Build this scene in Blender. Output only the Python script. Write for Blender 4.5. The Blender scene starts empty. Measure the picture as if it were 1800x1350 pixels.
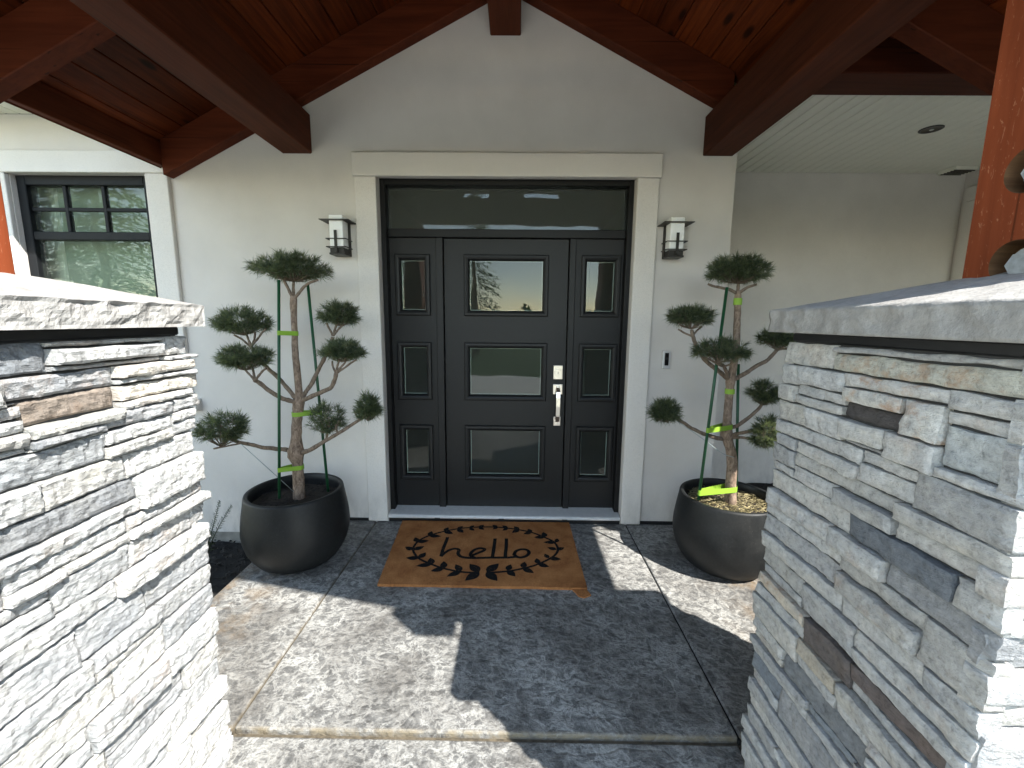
import bpy, bmesh, math, random
from math import sin, cos, pi, radians, sqrt, atan
from mathutils import Vector, Matrix, noise
random.seed(7)
scene = bpy.context.scene
COL = scene.collection

# ---------------------------------------------------------------- camera
cam_d = bpy.data.cameras.new('camera')
cam = bpy.data.objects.new('camera', cam_d); COL.objects.link(cam)
cam_d.sensor_fit = 'HORIZONTAL'; cam_d.sensor_width = 36.0
cam_d.lens = 36.0*744.5/1800.0
cam_d.clip_start = 0.02; cam_d.clip_end = 1200.0
PITCH, YAW, ROLL = .14938, -.00933, -.009556
fw = Vector((sin(YAW)*cos(PITCH), cos(YAW)*cos(PITCH), -sin(PITCH)))
rt = Vector((cos(YAW), -sin(YAW), 0)); dn = fw.cross(rt)
r0 = rt*cos(ROLL)+dn*sin(ROLL); d0 = -rt*sin(ROLL)+dn*cos(ROLL)
cam.matrix_world = Matrix(((r0.x, -d0.x, -fw.x, .079), (r0.y, -d0.y, -fw.y, -3.03), (r0.z, -d0.z, -fw.z, 1.52), (0, 0, 0, 1)))
scene.camera = cam

# ---------------------------------------------------------------- light
SUN = Vector((.653, -.605, 1.0)).normalized()
elev = math.asin(SUN.z)
world = bpy.data.worlds.new('World'); scene.world = world; world.use_nodes = True
nt = world.node_tree; bg = nt.nodes['Background']
sky = nt.nodes.new('ShaderNodeTexSky'); sky.sky_type = 'NISHITA'; sky.sun_disc = False
sky.sun_elevation = elev; sky.sun_rotation = math.atan2(SUN.x, SUN.y)
sky.dust_density = 0.0; sky.altitude = 1800; sky.ozone_density = 2.6; sky.air_density = 1.0
tint = nt.nodes.new('ShaderNodeMix'); tint.data_type = 'RGBA'; tint.blend_type = 'MULTIPLY'; tint.inputs[0].default_value = 1.0
tint.inputs[7].default_value = (1.34, 1.03, .735, 1)
nt.links.new(sky.outputs[0], tint.inputs[6]); nt.links.new(tint.outputs[2], bg.inputs[0]); bg.inputs[1].default_value = 0.15
sl = bpy.data.lights.new('sun', 'SUN'); so = bpy.data.objects.new('sun', sl); COL.objects.link(so)
sl.energy = 2.1; sl.angle = radians(.53); sl.color = (1.0, .965, .90)
so.rotation_euler = SUN.to_track_quat('Z', 'Y').to_euler(); so.location = (6, -6, 9)
vs = scene.view_settings; vs.view_transform = 'Standard'; vs.look = 'None'; vs.gamma = 1; vs.use_curve_mapping = False
vs.exposure = 2.70
cy = scene.cycles
try:
    cy.use_denoising = True; cy.denoiser = 'OPENIMAGEDENOISE'
    cy.max_bounces = 10; cy.diffuse_bounces = 6; cy.glossy_bounces = 4; cy.transparent_max_bounces = 12
    cy.sample_clamp_indirect = 8; cy.caustics_reflective = False; cy.caustics_refractive = False
except Exception:
    pass

# ---------------------------------------------------------------- helpers
def tag(o, label=None, cat=None, group=None, kind=None):
    if label: o['label'] = label
    if cat: o['category'] = cat
    if group: o['group'] = group
    if kind: o['kind'] = kind
    return o

def thing(name, label, cat, loc=(0, 0, 0), group=None):
    o = bpy.data.objects.new(name, None); COL.objects.link(o); o.location = loc
    o.empty_display_size = .1
    return tag(o, label, cat, group)

def wloc(o):
    p = Vector(o.location)
    return p + (wloc(o.parent) if o.parent else Vector())

class MB:
    """collects shapes in world space"""
    def __init__(s): s.bm = bmesh.new()
    def face(s, pts):
        return s.bm.faces.new([s.bm.verts.new(p) for p in pts])
    def grid(s, rows, close=False):
        vs_ = [[s.bm.verts.new(p) for p in r] for r in rows]
        for a, b in zip(vs_[:-1], vs_[1:]):
            n = len(a)
            for i in range(n if close else n-1):
                j = (i+1) % n
                s.bm.faces.new((a[i], a[j], b[j], b[i]))
        return vs_
    def box(s, lo, hi, bev=0.0, seg=1):
        lo = Vector(lo); hi = Vector(hi)
        r = bmesh.ops.create_cube(s.bm, size=1.0)
        v = r['verts']
        c = (lo+hi)/2; d = hi-lo
        for q in v: q.co = Vector((c.x+q.co.x*d.x, c.y+q.co.y*d.y, c.z+q.co.z*d.z))
        if bev > 0:
            es = list({e for q in v for e in q.link_edges})
            bmesh.ops.bevel(s.bm, geom=es, offset=min(bev, .45*min(d)), segments=seg, profile=.5, affect='EDGES')
        return s
    def prism(s, poly, axis, a, b, bev=0.0):
        """poly: 2d points, extruded along axis from a to b (axis 1: points are (x,z))"""
        def P(p, t):
            return {0: (t, p[0], p[1]), 1: (p[0], t, p[1]), 2: (p[0], p[1], t)}[axis]
        A = [s.bm.verts.new(P(p, a)) for p in poly]; B = [s.bm.verts.new(P(p, b)) for p in poly]
        n = len(poly); fs = [s.bm.faces.new(A), s.bm.faces.new(B[::-1])]
        for i in range(n): fs.append(s.bm.faces.new((A[i], B[i], B[(i+1) % n], A[(i+1) % n])))
        if bev > 0:
            es = list({e for f in fs for e in f.edges})
            bmesh.ops.bevel(s.bm, geom=es, offset=bev, segments=1, profile=.5, affect='EDGES')
        return s
    def tube(s, pts, rad, n=8, cap=True):
        """tapered tube through 3d points"""
        pts = [Vector(p) for p in pts]; rings = []
        ref = Vector((.31, .82, .47)).normalized()
        for i, p in enumerate(pts):
            t = (pts[min(i+1, len(pts)-1)]-pts[max(i-1, 0)]).normalized()
            a = t.cross(ref).normalized(); b = t.cross(a)
            r = rad[i] if hasattr(rad, '__len__') else rad
            rings.append([p+(a*cos(2*pi*k/n)+b*sin(2*pi*k/n))*r for k in range(n)])
        g = s.grid(rings, True)
        if cap:
            s.bm.faces.new(g[0][::-1]); s.bm.faces.new(g[-1])
        return s
    def lathe(s, prof, c, n=32):
        rows = [[(c[0]+r*cos(2*pi*k/n), c[1]+r*sin(2*pi*k/n), c[2]+z) for k in range(n)] for r, z in prof]
        s.grid(rows, True); return s
    def build(s, name, mat, parent=None, smooth=False, kind=None, recalc=True):
        if recalc: bmesh.ops.recalc_face_normals(s.bm, faces=s.bm.faces)
        off = wloc(parent) if parent else Vector()
        if off.length > 0: bmesh.ops.translate(s.bm, verts=s.bm.verts, vec=-off)
        me = bpy.data.meshes.new(name); s.bm.to_mesh(me); s.bm.free()
        if smooth: me.polygons.foreach_set('use_smooth', [True]*len(me.polygons))
        me.materials.append(mat)
        o = bpy.data.objects.new(name, me); COL.objects.link(o)
        if parent: o.parent = parent
        if kind: o['kind'] = kind
        return o

def box(name, lo, hi, mat, parent=None, bev=0.003, kind=None, seg=1):
    return MB().box(lo, hi, bev, seg).build(name, mat, parent, kind=kind)

def pydata(name, verts, faces, mat, parent=None, kind=None, smooth=False):
    off = wloc(parent) if parent else Vector()
    me = bpy.data.meshes.new(name)
    me.from_pydata([(v[0]-off.x, v[1]-off.y, v[2]-off.z) for v in verts], [], faces); me.update()
    if smooth: me.polygons.foreach_set('use_smooth', [True]*len(me.polygons))
    me.materials.append(mat)
    o = bpy.data.objects.new(name, me); COL.objects.link(o)
    if parent: o.parent = parent
    if kind: o['kind'] = kind
    return o

def copy_piece(o, parent, loc=None, rot=None):
    c = o.copy(); COL.objects.link(c); c.parent = parent
    if loc is not None: c.location = loc
    if rot is not None: c.rotation_euler = rot
    return c

# ---------------------------------------------------------------- materials
def newmat(name):
    m = bpy.data.materials.new(name); m.use_nodes = True
    n = m.node_tree.nodes; l = m.node_tree.links
    return m, n, l, n['Principled BSDF']

def N(n, t, **kw):
    o = n.new(t)
    for k, v in kw.items():
        if k.startswith('i_'):
            o.inputs[k[2:].replace('_', ' ')].default_value = v
        else: setattr(o, k, v)
    return o

def coords(n, l, scale=(1, 1, 1), rnd=0.0, rot=(0, 0, 0)):
    tc = N(n, 'ShaderNodeTexCoord'); mp = N(n, 'ShaderNodeMapping')
    mp.inputs['Scale'].default_value = scale; mp.inputs['Rotation'].default_value = rot
    l.new(tc.outputs['Object'], mp.inputs['Vector'])
    if rnd:
        oi = N(n, 'ShaderNodeObjectInfo'); mu = N(n, 'ShaderNodeMath', operation='MULTIPLY'); mu.inputs[1].default_value = rnd
        l.new(oi.outputs['Random'], mu.inputs[0]); l.new(mu.outputs[0], mp.inputs['Location'])
    return mp.outputs['Vector']

def noise_tex(n, l, vec, scale, detail=4, rough=.55, dist=0.0):
    t = N(n, 'ShaderNodeTexNoise'); t.inputs['Scale'].default_value = scale; t.inputs['Detail'].default_value = detail
    t.inputs['Roughness'].default_value = rough; t.inputs['Distortion'].default_value = dist
    l.new(vec, t.inputs['Vector']); return t.outputs['Fac']

def ramp(n, l, fac, stops):
    r = N(n, 'ShaderNodeValToRGB'); e = r.color_ramp.elements
    while len(e) < len(stops): e.new(.5)
    for q, (p, c) in zip(e, stops):
        q.position = p; q.color = (c[0], c[1], c[2], 1) if hasattr(c, '__len__') else (c, c, c, 1)
    l.new(fac, r.inputs['Fac']); return r.outputs['Color']

def mix(n, l, fac, a, b, mode='MIX'):
    m = N(n, 'ShaderNodeMix', data_type='RGBA', blend_type=mode)
    for s_, v in ((0, fac), (6, a), (7, b)):
        if hasattr(v, 'is_linked'): l.new(v, m.inputs[s_])
        elif hasattr(v, '__len__'): m.inputs[s_].default_value = (v[0], v[1], v[2], 1)
        else: m.inputs[s_].default_value = v
    return m.outputs[2]

def bump(n, l, h, strength=.3, dist=.01, prev=None):
    b = N(n, 'ShaderNodeBump'); b.inputs['Strength'].default_value = strength; b.inputs['Distance'].default_value = dist
    l.new(h, b.inputs['Height'])
    if prev is not None: l.new(prev, b.inputs['Normal'])
    return b.outputs['Normal']

def plain(name, col, rough=.5, metal=0.0, nscale=0, namp=.15, bs=0.0, spec=.5):
    m, n, l, p = newmat(name)
    p.inputs['Roughness'].default_value = rough; p.inputs['Metallic'].default_value = metal
    p.inputs['Specular IOR Level'].default_value = spec
    p.inputs['Base Color'].default_value = (*col, 1)
    if nscale:
        v = coords(n, l); f = noise_tex(n, l, v, nscale, 5)
        c0 = [c*(1-namp) for c in col]; c1 = [min(1, c*(1+namp)) for c in col]
        l.new(ramp(n, l, f, [(.3, c0), (.7, c1)]), p.inputs['Base Color'])
        if bs: l.new(bump(n, l, f, bs, .004), p.inputs['Normal'])
    return m

def stucco(name, col, fine=330, amp=.35, mott=.06):
    m, n, l, p = newmat(name); v = coords(n, l)
    f = noise_tex(n, l, v, fine, 3, .6); g = noise_tex(n, l, v, 2.2, 4, .6); h = noise_tex(n, l, v, 45, 3)
    base = ramp(n, l, g, [(.3, [c*(1-mott) for c in col]), (.7, [c*(1+mott) for c in col])])
    sp = ramp(n, l, f, [(.30, .80), (.52, 1.0)])
    sx = N(n, 'ShaderNodeSeparateXYZ'); tc = N(n, 'ShaderNodeTexCoord'); l.new(tc.outputs['Object'], sx.inputs[0])
    mr = N(n, 'ShaderNodeMapRange'); mr.inputs['From Min'].default_value = .34; mr.inputs['From Max'].default_value = -.05; l.new(sx.outputs['Z'], mr.inputs['Value'])
    gr = N(n, 'ShaderNodeMath', operation='MULTIPLY'); l.new(mr.outputs[0], gr.inputs[0]); l.new(ramp(n, l, noise_tex(n, l, coords(n, l, (1, 1, .4)), 9, 6, .7), [(.42, 0.0), (.66, .75)]), gr.inputs[1])
    cc = mix(n, l, gr.outputs[0], mix(n, l, 1.0, base, sp, 'MULTIPLY'), [q*.62 for q in col])
    l.new(cc, p.inputs['Base Color'])
    p.inputs['Roughness'].default_value = .92; p.inputs['Specular IOR Level'].default_value = .25
    b1 = bump(n, l, h, .12, .004); l.new(bump(n, l, f, amp, .0025, b1), p.inputs['Normal'])
    return m

def wood(name, dark, light, axis, rough=.42, knots=True, rnd=True, scratch=False):
    m, n, l, p = newmat(name)
    sc = [22, 22, 22]; sc[axis] = 1.3
    v = coords(n, l, tuple(sc), 37.0 if rnd else 0); v2 = coords(n, l, tuple(1.0 if a != axis else .35 for a in range(3)), 23.0 if rnd else 0)
    g = noise_tex(n, l, v, 1.6, 6, .62, .6)
    col = ramp(n, l, g, [(.28, dark), (.5, [(a+b)/2 for a, b in zip(dark, light)]), (.74, light)])
    big = noise_tex(n, l, v2, 5, 2); col = mix(n, l, 1.0, col, ramp(n, l, big, [(.3, .78), (.7, 1.12)]), 'MULTIPLY')
    if rnd:
        oi = N(n, 'ShaderNodeObjectInfo')
        col = mix(n, l, 1.0, col, ramp(n, l, oi.outputs['Random'], [(0, .62), (.5, .95), (1, 1.28)]), 'MULTIPLY')
    if knots:
        sk = [7.5, 7.5, 7.5]; sk[axis] = 2.6
        vk = coords(n, l, tuple(sk), 11.0 if rnd else 0)
        vo = N(n, 'ShaderNodeTexVoronoi'); vo.inputs['Scale'].default_value = 1.0; l.new(vk, vo.inputs['Vector'])
        k = ramp(n, l, vo.outputs['Distance'], [(.0, .12), (.10, .25), (.17, 1.0)])
        col = mix(n, l, 1.0, col, k, 'MULTIPLY')
    sc3 = [46, 46, 46]; sc3[axis] = .55
    ck = noise_tex(n, l, coords(n, l, tuple(sc3), 29.0 if rnd else 3.0), 1.0, 2, .5)
    col = mix(n, l, 1.0, col, ramp(n, l, ck, [(.27, .35), (.33, 1.0)]), 'MULTIPLY')
    if scratch:
        vs_ = coords(n, l, (60, 60, 14), 0, (.5, .3, .6)); s = noise_tex(n, l, vs_, 2.0, 3, .7, 1.5)
        col = mix(n, l, ramp(n, l, s, [(.62, 0.0), (.68, .6)]), col, (.40, .19, .11))
    l.new(col, p.inputs['Base Color']); p.inputs['Roughness'].default_value = rough
    p.inputs['Specular IOR Level'].default_value = .14
    l.new(bump(n, l, g, .16, .004), p.inputs['Normal'])
    return m

M = {}
M['stucco'] = stucco('stucco_grey', (.64, .605, .57))
M['trim'] = stucco('trim_render', (.69, .655, .615), 260, .28, .03)
M['found'] = plain('foundation_concrete', (.22, .21, .19), .9, nscale=9, namp=.3, bs=.2)
M['plank'] = wood('ceiling_cedar', (.050, .0085, .0022), (.165, .034, .0072), 1, .55)
M['beam_y'] = wood('beam_stain_long', (.058, .0125, .0042), (.108, .0265, .0098), 1, .65, False)
M['beam_x'] = wood('rafter_stain', (.056, .0105, .0034), (.098, .022, .0075), 0, .65, False)
M['beam_z'] = wood('king_stain', (.070, .015, .005), (.120, .030, .010), 2, .5, False)
M['post'] = wood('post_stain', (.155, .034, .0125), (.24, .058, .022), 2, .5, False, False, True)
M['raw'] = wood('raw_bore_wood', (.07, .034, .016), (.20, .115, .06), 0, .8, False, False)
M['black'] = plain('black_door_paint', (.0105, .0105, .011), .46, nscale=60, namp=.12, bs=.05, spec=.3)
M['blackf'] = plain('black_frame', (.007, .007, .0075), .45, spec=.25)
M['winf'] = plain('charcoal_window_frame', (.0085, .0095, .011), .55, spec=.2)
M['alu'] = plain('mill_aluminium', (.66, .66, .655), .42, .25, nscale=30, namp=.06)
M['nickel'] = plain('satin_nickel', (.66, .61, .55), .28, 1.0)
M['dark_metal'] = plain('lamp_dark_metal', (.022, .019, .016), .45, .3)
M['silver'] = plain('silver_plastic', (.60, .60, .61), .35, .4)
M['gloss_black'] = plain('gloss_black', (.008, .008, .009), .12)
M['bead'] = plain('lite_bead_white', (.55, .56, .56), .35)
M['pot'] = plain('pot_black', (.0085, .0095, .0103), .5, nscale=70, namp=.35, bs=.06, spec=.35)
def pot_dust(m):
    n = m.node_tree.nodes; l = m.node_tree.links; p = n['Principled BSDF']; src = p.inputs['Base Color'].links[0].from_socket
    v = coords(n, l); d = noise_tex(n, l, v, 210, 2, .5); g = noise_tex(n, l, v, 5, 4, .65)
    k = N(n, 'ShaderNodeMath', operation='MULTIPLY'); l.new(ramp(n, l, d, [(.66, 0.0), (.72, 1.0)]), k.inputs[0]); l.new(ramp(n, l, g, [(.45, .05), (.65, .6)]), k.inputs[1])
    c = mix(n, l, ramp(n, l, g, [(.42, .0), (.72, .35)]), src, (.030, .030, .028)); l.new(mix(n, l, k.outputs[0], c, (.11, .105, .095)), p.inputs['Base Color'])
    l.new(ramp(n, l, g, [(.35, .42), (.7, .66)]), p.inputs['Roughness'])
pot_dust(M['pot'])
M['stake'] = plain('green_stake', (.012, .075, .030), .45)
M['tape'] = plain('lime_tape', (.24, .42, .035), .6)
M['wire'] = plain('tie_wire', (.32, .36, .36), .5, .3)
M['cream'] = plain('soffit_cream', (.74, .735, .65), .55, nscale=14, namp=.04)
M['dark'] = plain('dark_void', (.01, .01, .01), .9)
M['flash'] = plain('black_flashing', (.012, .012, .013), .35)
M['roofing'] = plain('dark_roofing', (.05, .048, .046), .9, nscale=40, namp=.3)
M['room'] = plain('room_wall', (.34, .35, .33), .9)
M['roomfloor'] = plain('room_floor', (.13, .09, .06), .6)
M['mulch'] = plain('black_mulch', (.012, .011, .010), .95, nscale=60, namp=.6, bs=.6)
M['chip'] = plain('mulch_chip', (.016, .0145, .013), .9, nscale=25, namp=.5)
M['soil'] = plain('pot_soil', (.022, .016, .011), .95, nscale=80, namp=.6, bs=.6)
M['litter'] = plain('dry_needles', (.30, .25, .13), .8, nscale=40, namp=.45)
M['joint'] = plain('joint_sand', (.085, .070, .048), .95, nscale=34, namp=.55, bs=.5)
M['drive'] = plain('driveway_concrete', (.60, .585, .545), .9, nscale=3, namp=.12)
M['lawn'] = plain('lawn', (.045, .075, .02), .95, nscale=8, namp=.35)
M['bolt'] = plain('galvanised_bolt', (.42, .46, .50), .45, .6, nscale=60, namp=.2)
M['leafpl'] = plain('indoor_leaf', (.12, .20, .05), .4)

def needles(name, c0, c1):
    m, n, l, p = newmat(name)
    v = coords(n, l); f = noise_tex(n, l, v, 38, 3)
    l.new(ramp(n, l, f, [(.32, c0), (.68, c1)]), p.inputs['Base Color'])
    p.inputs['Roughness'].default_value = .42; p.inputs['Specular IOR Level'].default_value = .5
    o = n['Material Output']; tl_ = N(n, 'ShaderNodeBsdfTranslucent'); ms = N(n, 'ShaderNodeMixShader'); ms.inputs[0].default_value = .38
    l.new(ramp(n, l, f, [(.32, [q*3.0 for q in c0]), (.68, (c1[0]*3.6, c1[1]*3.5, c1[2]*2.2))]), tl_.inputs[0])
    l.new(p.outputs[0], ms.inputs[1]); l.new(tl_.outputs[0], ms.inputs[2]); l.new(ms.outputs[0], o.inputs['Surface'])
    return m
M['needle'] = needles('pine_needles', (.030, .046, .028), (.105, .128, .072))
M['far_needle'] = needles('spruce_needles', (.030, .050, .020), (.085, .115, .045))
M['fern'] = needles('fern_green', (.018, .026, .016), (.04, .055, .03))

def bark(name, c0, c1, sc):
    m, n, l, p = newmat(name)
    v = coords(n, l, (1, 1, .45)); f = noise_tex(n, l, v, sc, 5, .65, .8); g = noise_tex(n, l, coords(n, l, (1, 1, 2.5)), sc*.7, 3)
    l.new(ramp(n, l, f, [(.33, c0), (.62, c1)]), p.inputs['Base Color'])
    p.inputs['Roughness'].default_value = .9
    l.new(bump(n, l, f, .7, .006, bump(n, l, g, .4, .004)), p.inputs['Normal'])
    return m
M['bark'] = bark('pine_bark', (.115, .075, .052), (.34, .25, .185), 60)
M['twig'] = bark('pine_twig', (.10, .072, .052), (.25, .185, .135), 70)

def glass_mat(name, ior, tint, rough=0.0, haze=.018):
    # ior: share mirrored by each face of a pane seen straight on
    m = bpy.data.materials.new(name); m.use_nodes = True
    n = m.node_tree.nodes; l = m.node_tree.links; n.clear()
    out = N(n, 'ShaderNodeOutputMaterial'); mx = N(n, 'ShaderNodeMixShader')
    tr = N(n, 'ShaderNodeBsdfTransparent'); gl = N(n, 'ShaderNodeBsdfGlossy'); lw = N(n, 'ShaderNodeLayerWeight'); lw.inputs['Blend'].default_value = .5
    tr.inputs[0].default_value = (*tint, 1); gl.inputs['Roughness'].default_value = rough
    pw = N(n, 'ShaderNodeMath', operation='POWER'); pw.inputs[1].default_value = 5; l.new(lw.outputs['Facing'], pw.inputs[0])
    ma = N(n, 'ShaderNodeMath', operation='MULTIPLY_ADD'); ma.inputs[1].default_value = 1-ior; ma.inputs[2].default_value = ior; l.new(pw.outputs[0], ma.inputs[0])
    v = coords(n, l); w = noise_tex(n, l, v, 2.6, 1); nb = bump(n, l, w, .10, .02)
    l.new(nb, gl.inputs['Normal'])
    l.new(ma.outputs[0], mx.inputs[0]); l.new(tr.outputs[0], mx.inputs[1]); l.new(gl.outputs[0], mx.inputs[2]); df = N(n, 'ShaderNodeBsdfDiffuse'); df.inputs[0].default_value = (.62, .65, .61, 1); m2 = N(n, 'ShaderNodeMixShader'); m2.inputs[0].default_value = haze
    l.new(mx.outputs[0], m2.inputs[1]); l.new(df.outputs[0], m2.inputs[2]); l.new(m2.outputs[0], out.inputs[0])
    return m
M['glass'] = glass_mat('coated_glass', .030, (.80, .84, .81))
M['glass_transom'] = glass_mat('transom_glass', .034, (.80, .84, .81), 0.0, .055)
M['glass_win'] = glass_mat('window_glass', .045, (.88, .93, .88))
def opal():
    m, n, l, p = newmat('opal_glass')
    p.inputs['Base Color'].default_value = (.88, .88, .87, 1); p.inputs['Roughness'].default_value = .25
    p.inputs['Subsurface Weight'].default_value = .25; p.inputs['Subsurface Radius'].default_value = (.02, .02, .02)
    v = coords(n, l, (1, 1, 1)); w = N(n, 'ShaderNodeTexWave', bands_direction='Z'); w.inputs['Scale'].default_value = 36; l.new(v, w.inputs['Vector'])
    l.new(bump(n, l, w.outputs['Fac'], .12, .002), p.inputs['Normal'])
    return m
M['opal'] = opal()

def stone_mat():
    m, n, l, p = newmat('ledge_stone')
    oi = N(n, 'ShaderNodeObjectInfo'); v = coords(n, l, (1, 1, 1), 53.0)
    f = noise_tex(n, l, v, 70, 6, .7); g = noise_tex(n, l, v, 13, 4, .6, .4); r = noise_tex(n, l, v, 15, 5, .7); s = noise_tex(n, l, coords(n, l, (1, 1, 3), 53.0), 34, 4, .7, .7)
    col = mix(n, l, 1.0, oi.outputs['Color'], ramp(n, l, f, [(.30, .56), (.46, .93), (.60, 1.08), (.72, 1.28)]), 'MULTIPLY')
    col = mix(n, l, 1.0, col, ramp(n, l, g, [(.25, (.80, .82, .85)), (.55, (1, 1, 1)), (.8, (1.10, 1.07, 1.0))]), 'MULTIPLY')
    # rust bloom only on the stones whose colour alpha asks for it
    rf = ramp(n, l, r, [(.50, 0.0), (.64, .62)])
    mu = N(n, 'ShaderNodeMath', operation='MULTIPLY'); l.new(rf, mu.inputs[0]); l.new(oi.outputs['Alpha'], mu.inputs[1])
    col = mix(n, l, mu.outputs[0], col, (.36, .19, .085))
    l.new(col, p.inputs['Base Color']); p.inputs['Roughness'].default_value = .9; p.inputs['Specular IOR Level'].default_value = .25
    l.new(bump(n, l, f, .60, .006, bump(n, l, s, .6, .010)), p.inputs['Normal'])
    return m
M['stone'] = stone_mat()
M['mortar'] = plain('dark_mortar', (.06, .06, .06), .95)

def cap_mat():
    m, n, l, p = newmat('cast_cap_stone'); v = coords(n, l)
    f = noise_tex(n, l, v, 60, 5, .65); g = noise_tex(n, l, v, 7, 4, .6)
    vo = N(n, 'ShaderNodeTexVoronoi', feature='SMOOTH_F1'); vo.inputs['Scale'].default_value = 17; vo.inputs['Smoothness'].default_value = .35
    wv = N(n, 'ShaderNodeVectorMath', operation='ADD'); nz = N(n, 'ShaderNodeTexNoise'); nz.inputs['Scale'].default_value = 11
    l.new(v, nz.inputs['Vector']); sc = N(n, 'ShaderNodeVectorMath', operation='SCALE'); sc.inputs['Scale'].default_value = .06
    l.new(nz.outputs['Color'], sc.inputs[0]); l.new(v, wv.inputs[0]); l.new(sc.outputs[0], wv.inputs[1]); l.new(wv.outputs[0], vo.inputs['Vector'])
    base = ramp(n, l, g, [(.3, (.25, .242, .23)), (.7, (.325, .318, .304))])
    l.new(mix(n, l, 1.0, base, ramp(n, l, f, [(.3, .82), (.6, 1.06)]), 'MULTIPLY'), p.inputs['Base Color'])
    p.inputs['Roughness'].default_value = .9
    pr = noise_tex(n, l, v, 150, 3, .6); l.new(bump(n, l, pr, .5, .004, bump(n, l, f, .35, .006, bump(n, l, vo.outputs['Distance'], .28, .014))), p.inputs['Normal'])
    return m
M['cap'] = cap_mat()

def stamped():
    m, n, l, p = newmat('stamped_concrete'); v = coords(n, l); vd = coords(n, l, (1, 1.22, 1), 0, (0, 0, .5))
    a = noise_tex(n, l, vd, 19, 12, .74, .25); a2 = noise_tex(n, l, v, 46, 6, .7, .3); b = noise_tex(n, l, v, 3.0, 6, .62, .4); c = noise_tex(n, l, v, 1.3, 4); d = noise_tex(n, l, vd, 15, 5, .62, .3)
    ab_ = N(n, 'ShaderNodeMath', operation='SUBTRACT'); ab_.inputs[1].default_value = .5; l.new(noise_tex(n, l, vd, 13, 8, .68, .5), ab_.inputs[0])
    ab2 = N(n, 'ShaderNodeMath', operation='ABSOLUTE'); l.new(ab_.outputs[0], ab2.inputs[0])
    lace = ramp(n, l, ab2.outputs[0], [(.0, .85), (.022, .45), (.06, 0.0)])
    base = ramp(n, l, a, [(.33, (.070, .069, .067)), (.46, (.115, .114, .111)), (.56, (.18, .178, .170)), (.68, (.29, .285, .270))])
    lt = mix(n, l, lace, base, (.40, .395, .372))
    lt = mix(n, l, ramp(n, l, a2, [(.54, 0.0), (.64, .45)]), lt, (.41, .40, .375))
    dk = mix(n, l, 1.0, mix(n, l, .35, base, lt), (.72, .70, .685), 'MULTIPLY')
    col = mix(n, l, ramp(n, l, b, [(.38, 0.0), (.60, 1.0)]), dk, lt)
    col = mix(n, l, 1.0, col, ramp(n, l, c, [(.3, .85), (.7, 1.16)]), 'MULTIPLY')
    # rusty brown staining along the outer edges of the slab
    sx = N(n, 'ShaderNodeSeparateXYZ'); tc = N(n, 'ShaderNodeTexCoord'); l.new(tc.outputs['Object'], sx.inputs[0])
    ab = N(n, 'ShaderNodeMath', operation='ABSOLUTE'); l.new(sx.outputs['X'], ab.inputs[0])
    e = ramp(n, l, ab.outputs[0], [(.0, 0.0), (1.0, 0.0)])
    mr = N(n, 'ShaderNodeMapRange'); mr.inputs['From Min'].default_value = 1.12; mr.inputs['From Max'].default_value = 1.55; l.new(ab.outputs[0], mr.inputs['Value'])
    st = N(n, 'ShaderNodeMath', operation='MULTIPLY'); l.new(mr.outputs[0], st.inputs[0]); l.new(ramp(n, l, noise_tex(n, l, v, 6.5, 5, .65), [(.46, 0.0), (.64, 1.0)]), st.inputs[1])
    col = mix(n, l, st.outputs[0], col, (.175, .125, .075))
    def near(axis_out, at_, wdt):
        q = N(n, 'ShaderNodeMath', operation='SUBTRACT'); q.inputs[1].default_value = at_; l.new(axis_out, q.inputs[0])
        q2 = N(n, 'ShaderNodeMath', operation='ABSOLUTE'); l.new(q.outputs[0], q2.inputs[0])
        mr2 = N(n, 'ShaderNodeMapRange'); mr2.inputs['From Min'].default_value = wdt; mr2.inputs['From Max'].default_value = wdt*.25; l.new(q2.outputs[0], mr2.inputs['Value'])
        m3 = N(n, 'ShaderNodeMath', operation='MULTIPLY'); l.new(mr2.outputs[0], m3.inputs[0]); l.new(ramp(n, l, noise_tex(n, l, v, 16, 6, .7), [(.40, .15), (.60, 1.0)]), m3.inputs[1]); return m3.outputs[0]
    col = mix(n, l, near(sx.outputs['Y'], -1.668, .018), col, (.185, .155, .108))
    col = mix(n, l, near(sx.outputs['X'], -.968, .011), col, (.185, .155, .108))
    l.new(col, p.inputs['Base Color']); p.inputs['Roughness'].default_value = .62; p.inputs['Specular IOR Level'].default_value = .4
    # thin hairline cracks
    vo = N(n, 'ShaderNodeTexVoronoi', feature='DISTANCE_TO_EDGE'); vo.inputs['Scale'].default_value = .8
    nz = N(n, 'ShaderNodeTexNoise'); nz.inputs['Scale'].default_value = 4; l.new(v, nz.inputs['Vector'])
    sc = N(n, 'ShaderNodeVectorMath', operation='SCALE'); sc.inputs['Scale'].default_value = .35; l.new(nz.outputs['Color'], sc.inputs[0])
    ad = N(n, 'ShaderNodeVectorMath', operation='ADD'); l.new(v, ad.inputs[0]); l.new(sc.outputs[0], ad.inputs[1]); l.new(ad.outputs[0], vo.inputs['Vector'])
    cr = ramp(n, l, vo.outputs['Distance'], [(0, 0.0), (.010, 1.0)])
    col = mix(n, l, ramp(n, l, vo.outputs['Distance'], [(.0, .18), (.005, 0.0)]), col, (.42, .41, .38)); l.new(col, p.inputs['Base Color'])
    l.new(bump(n, l, a, .65, .008, bump(n, l, d, .8, .020, bump(n, l, cr, .35, .006))), p.inputs['Normal'])
    return m
M['stamped'] = stamped()

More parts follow.
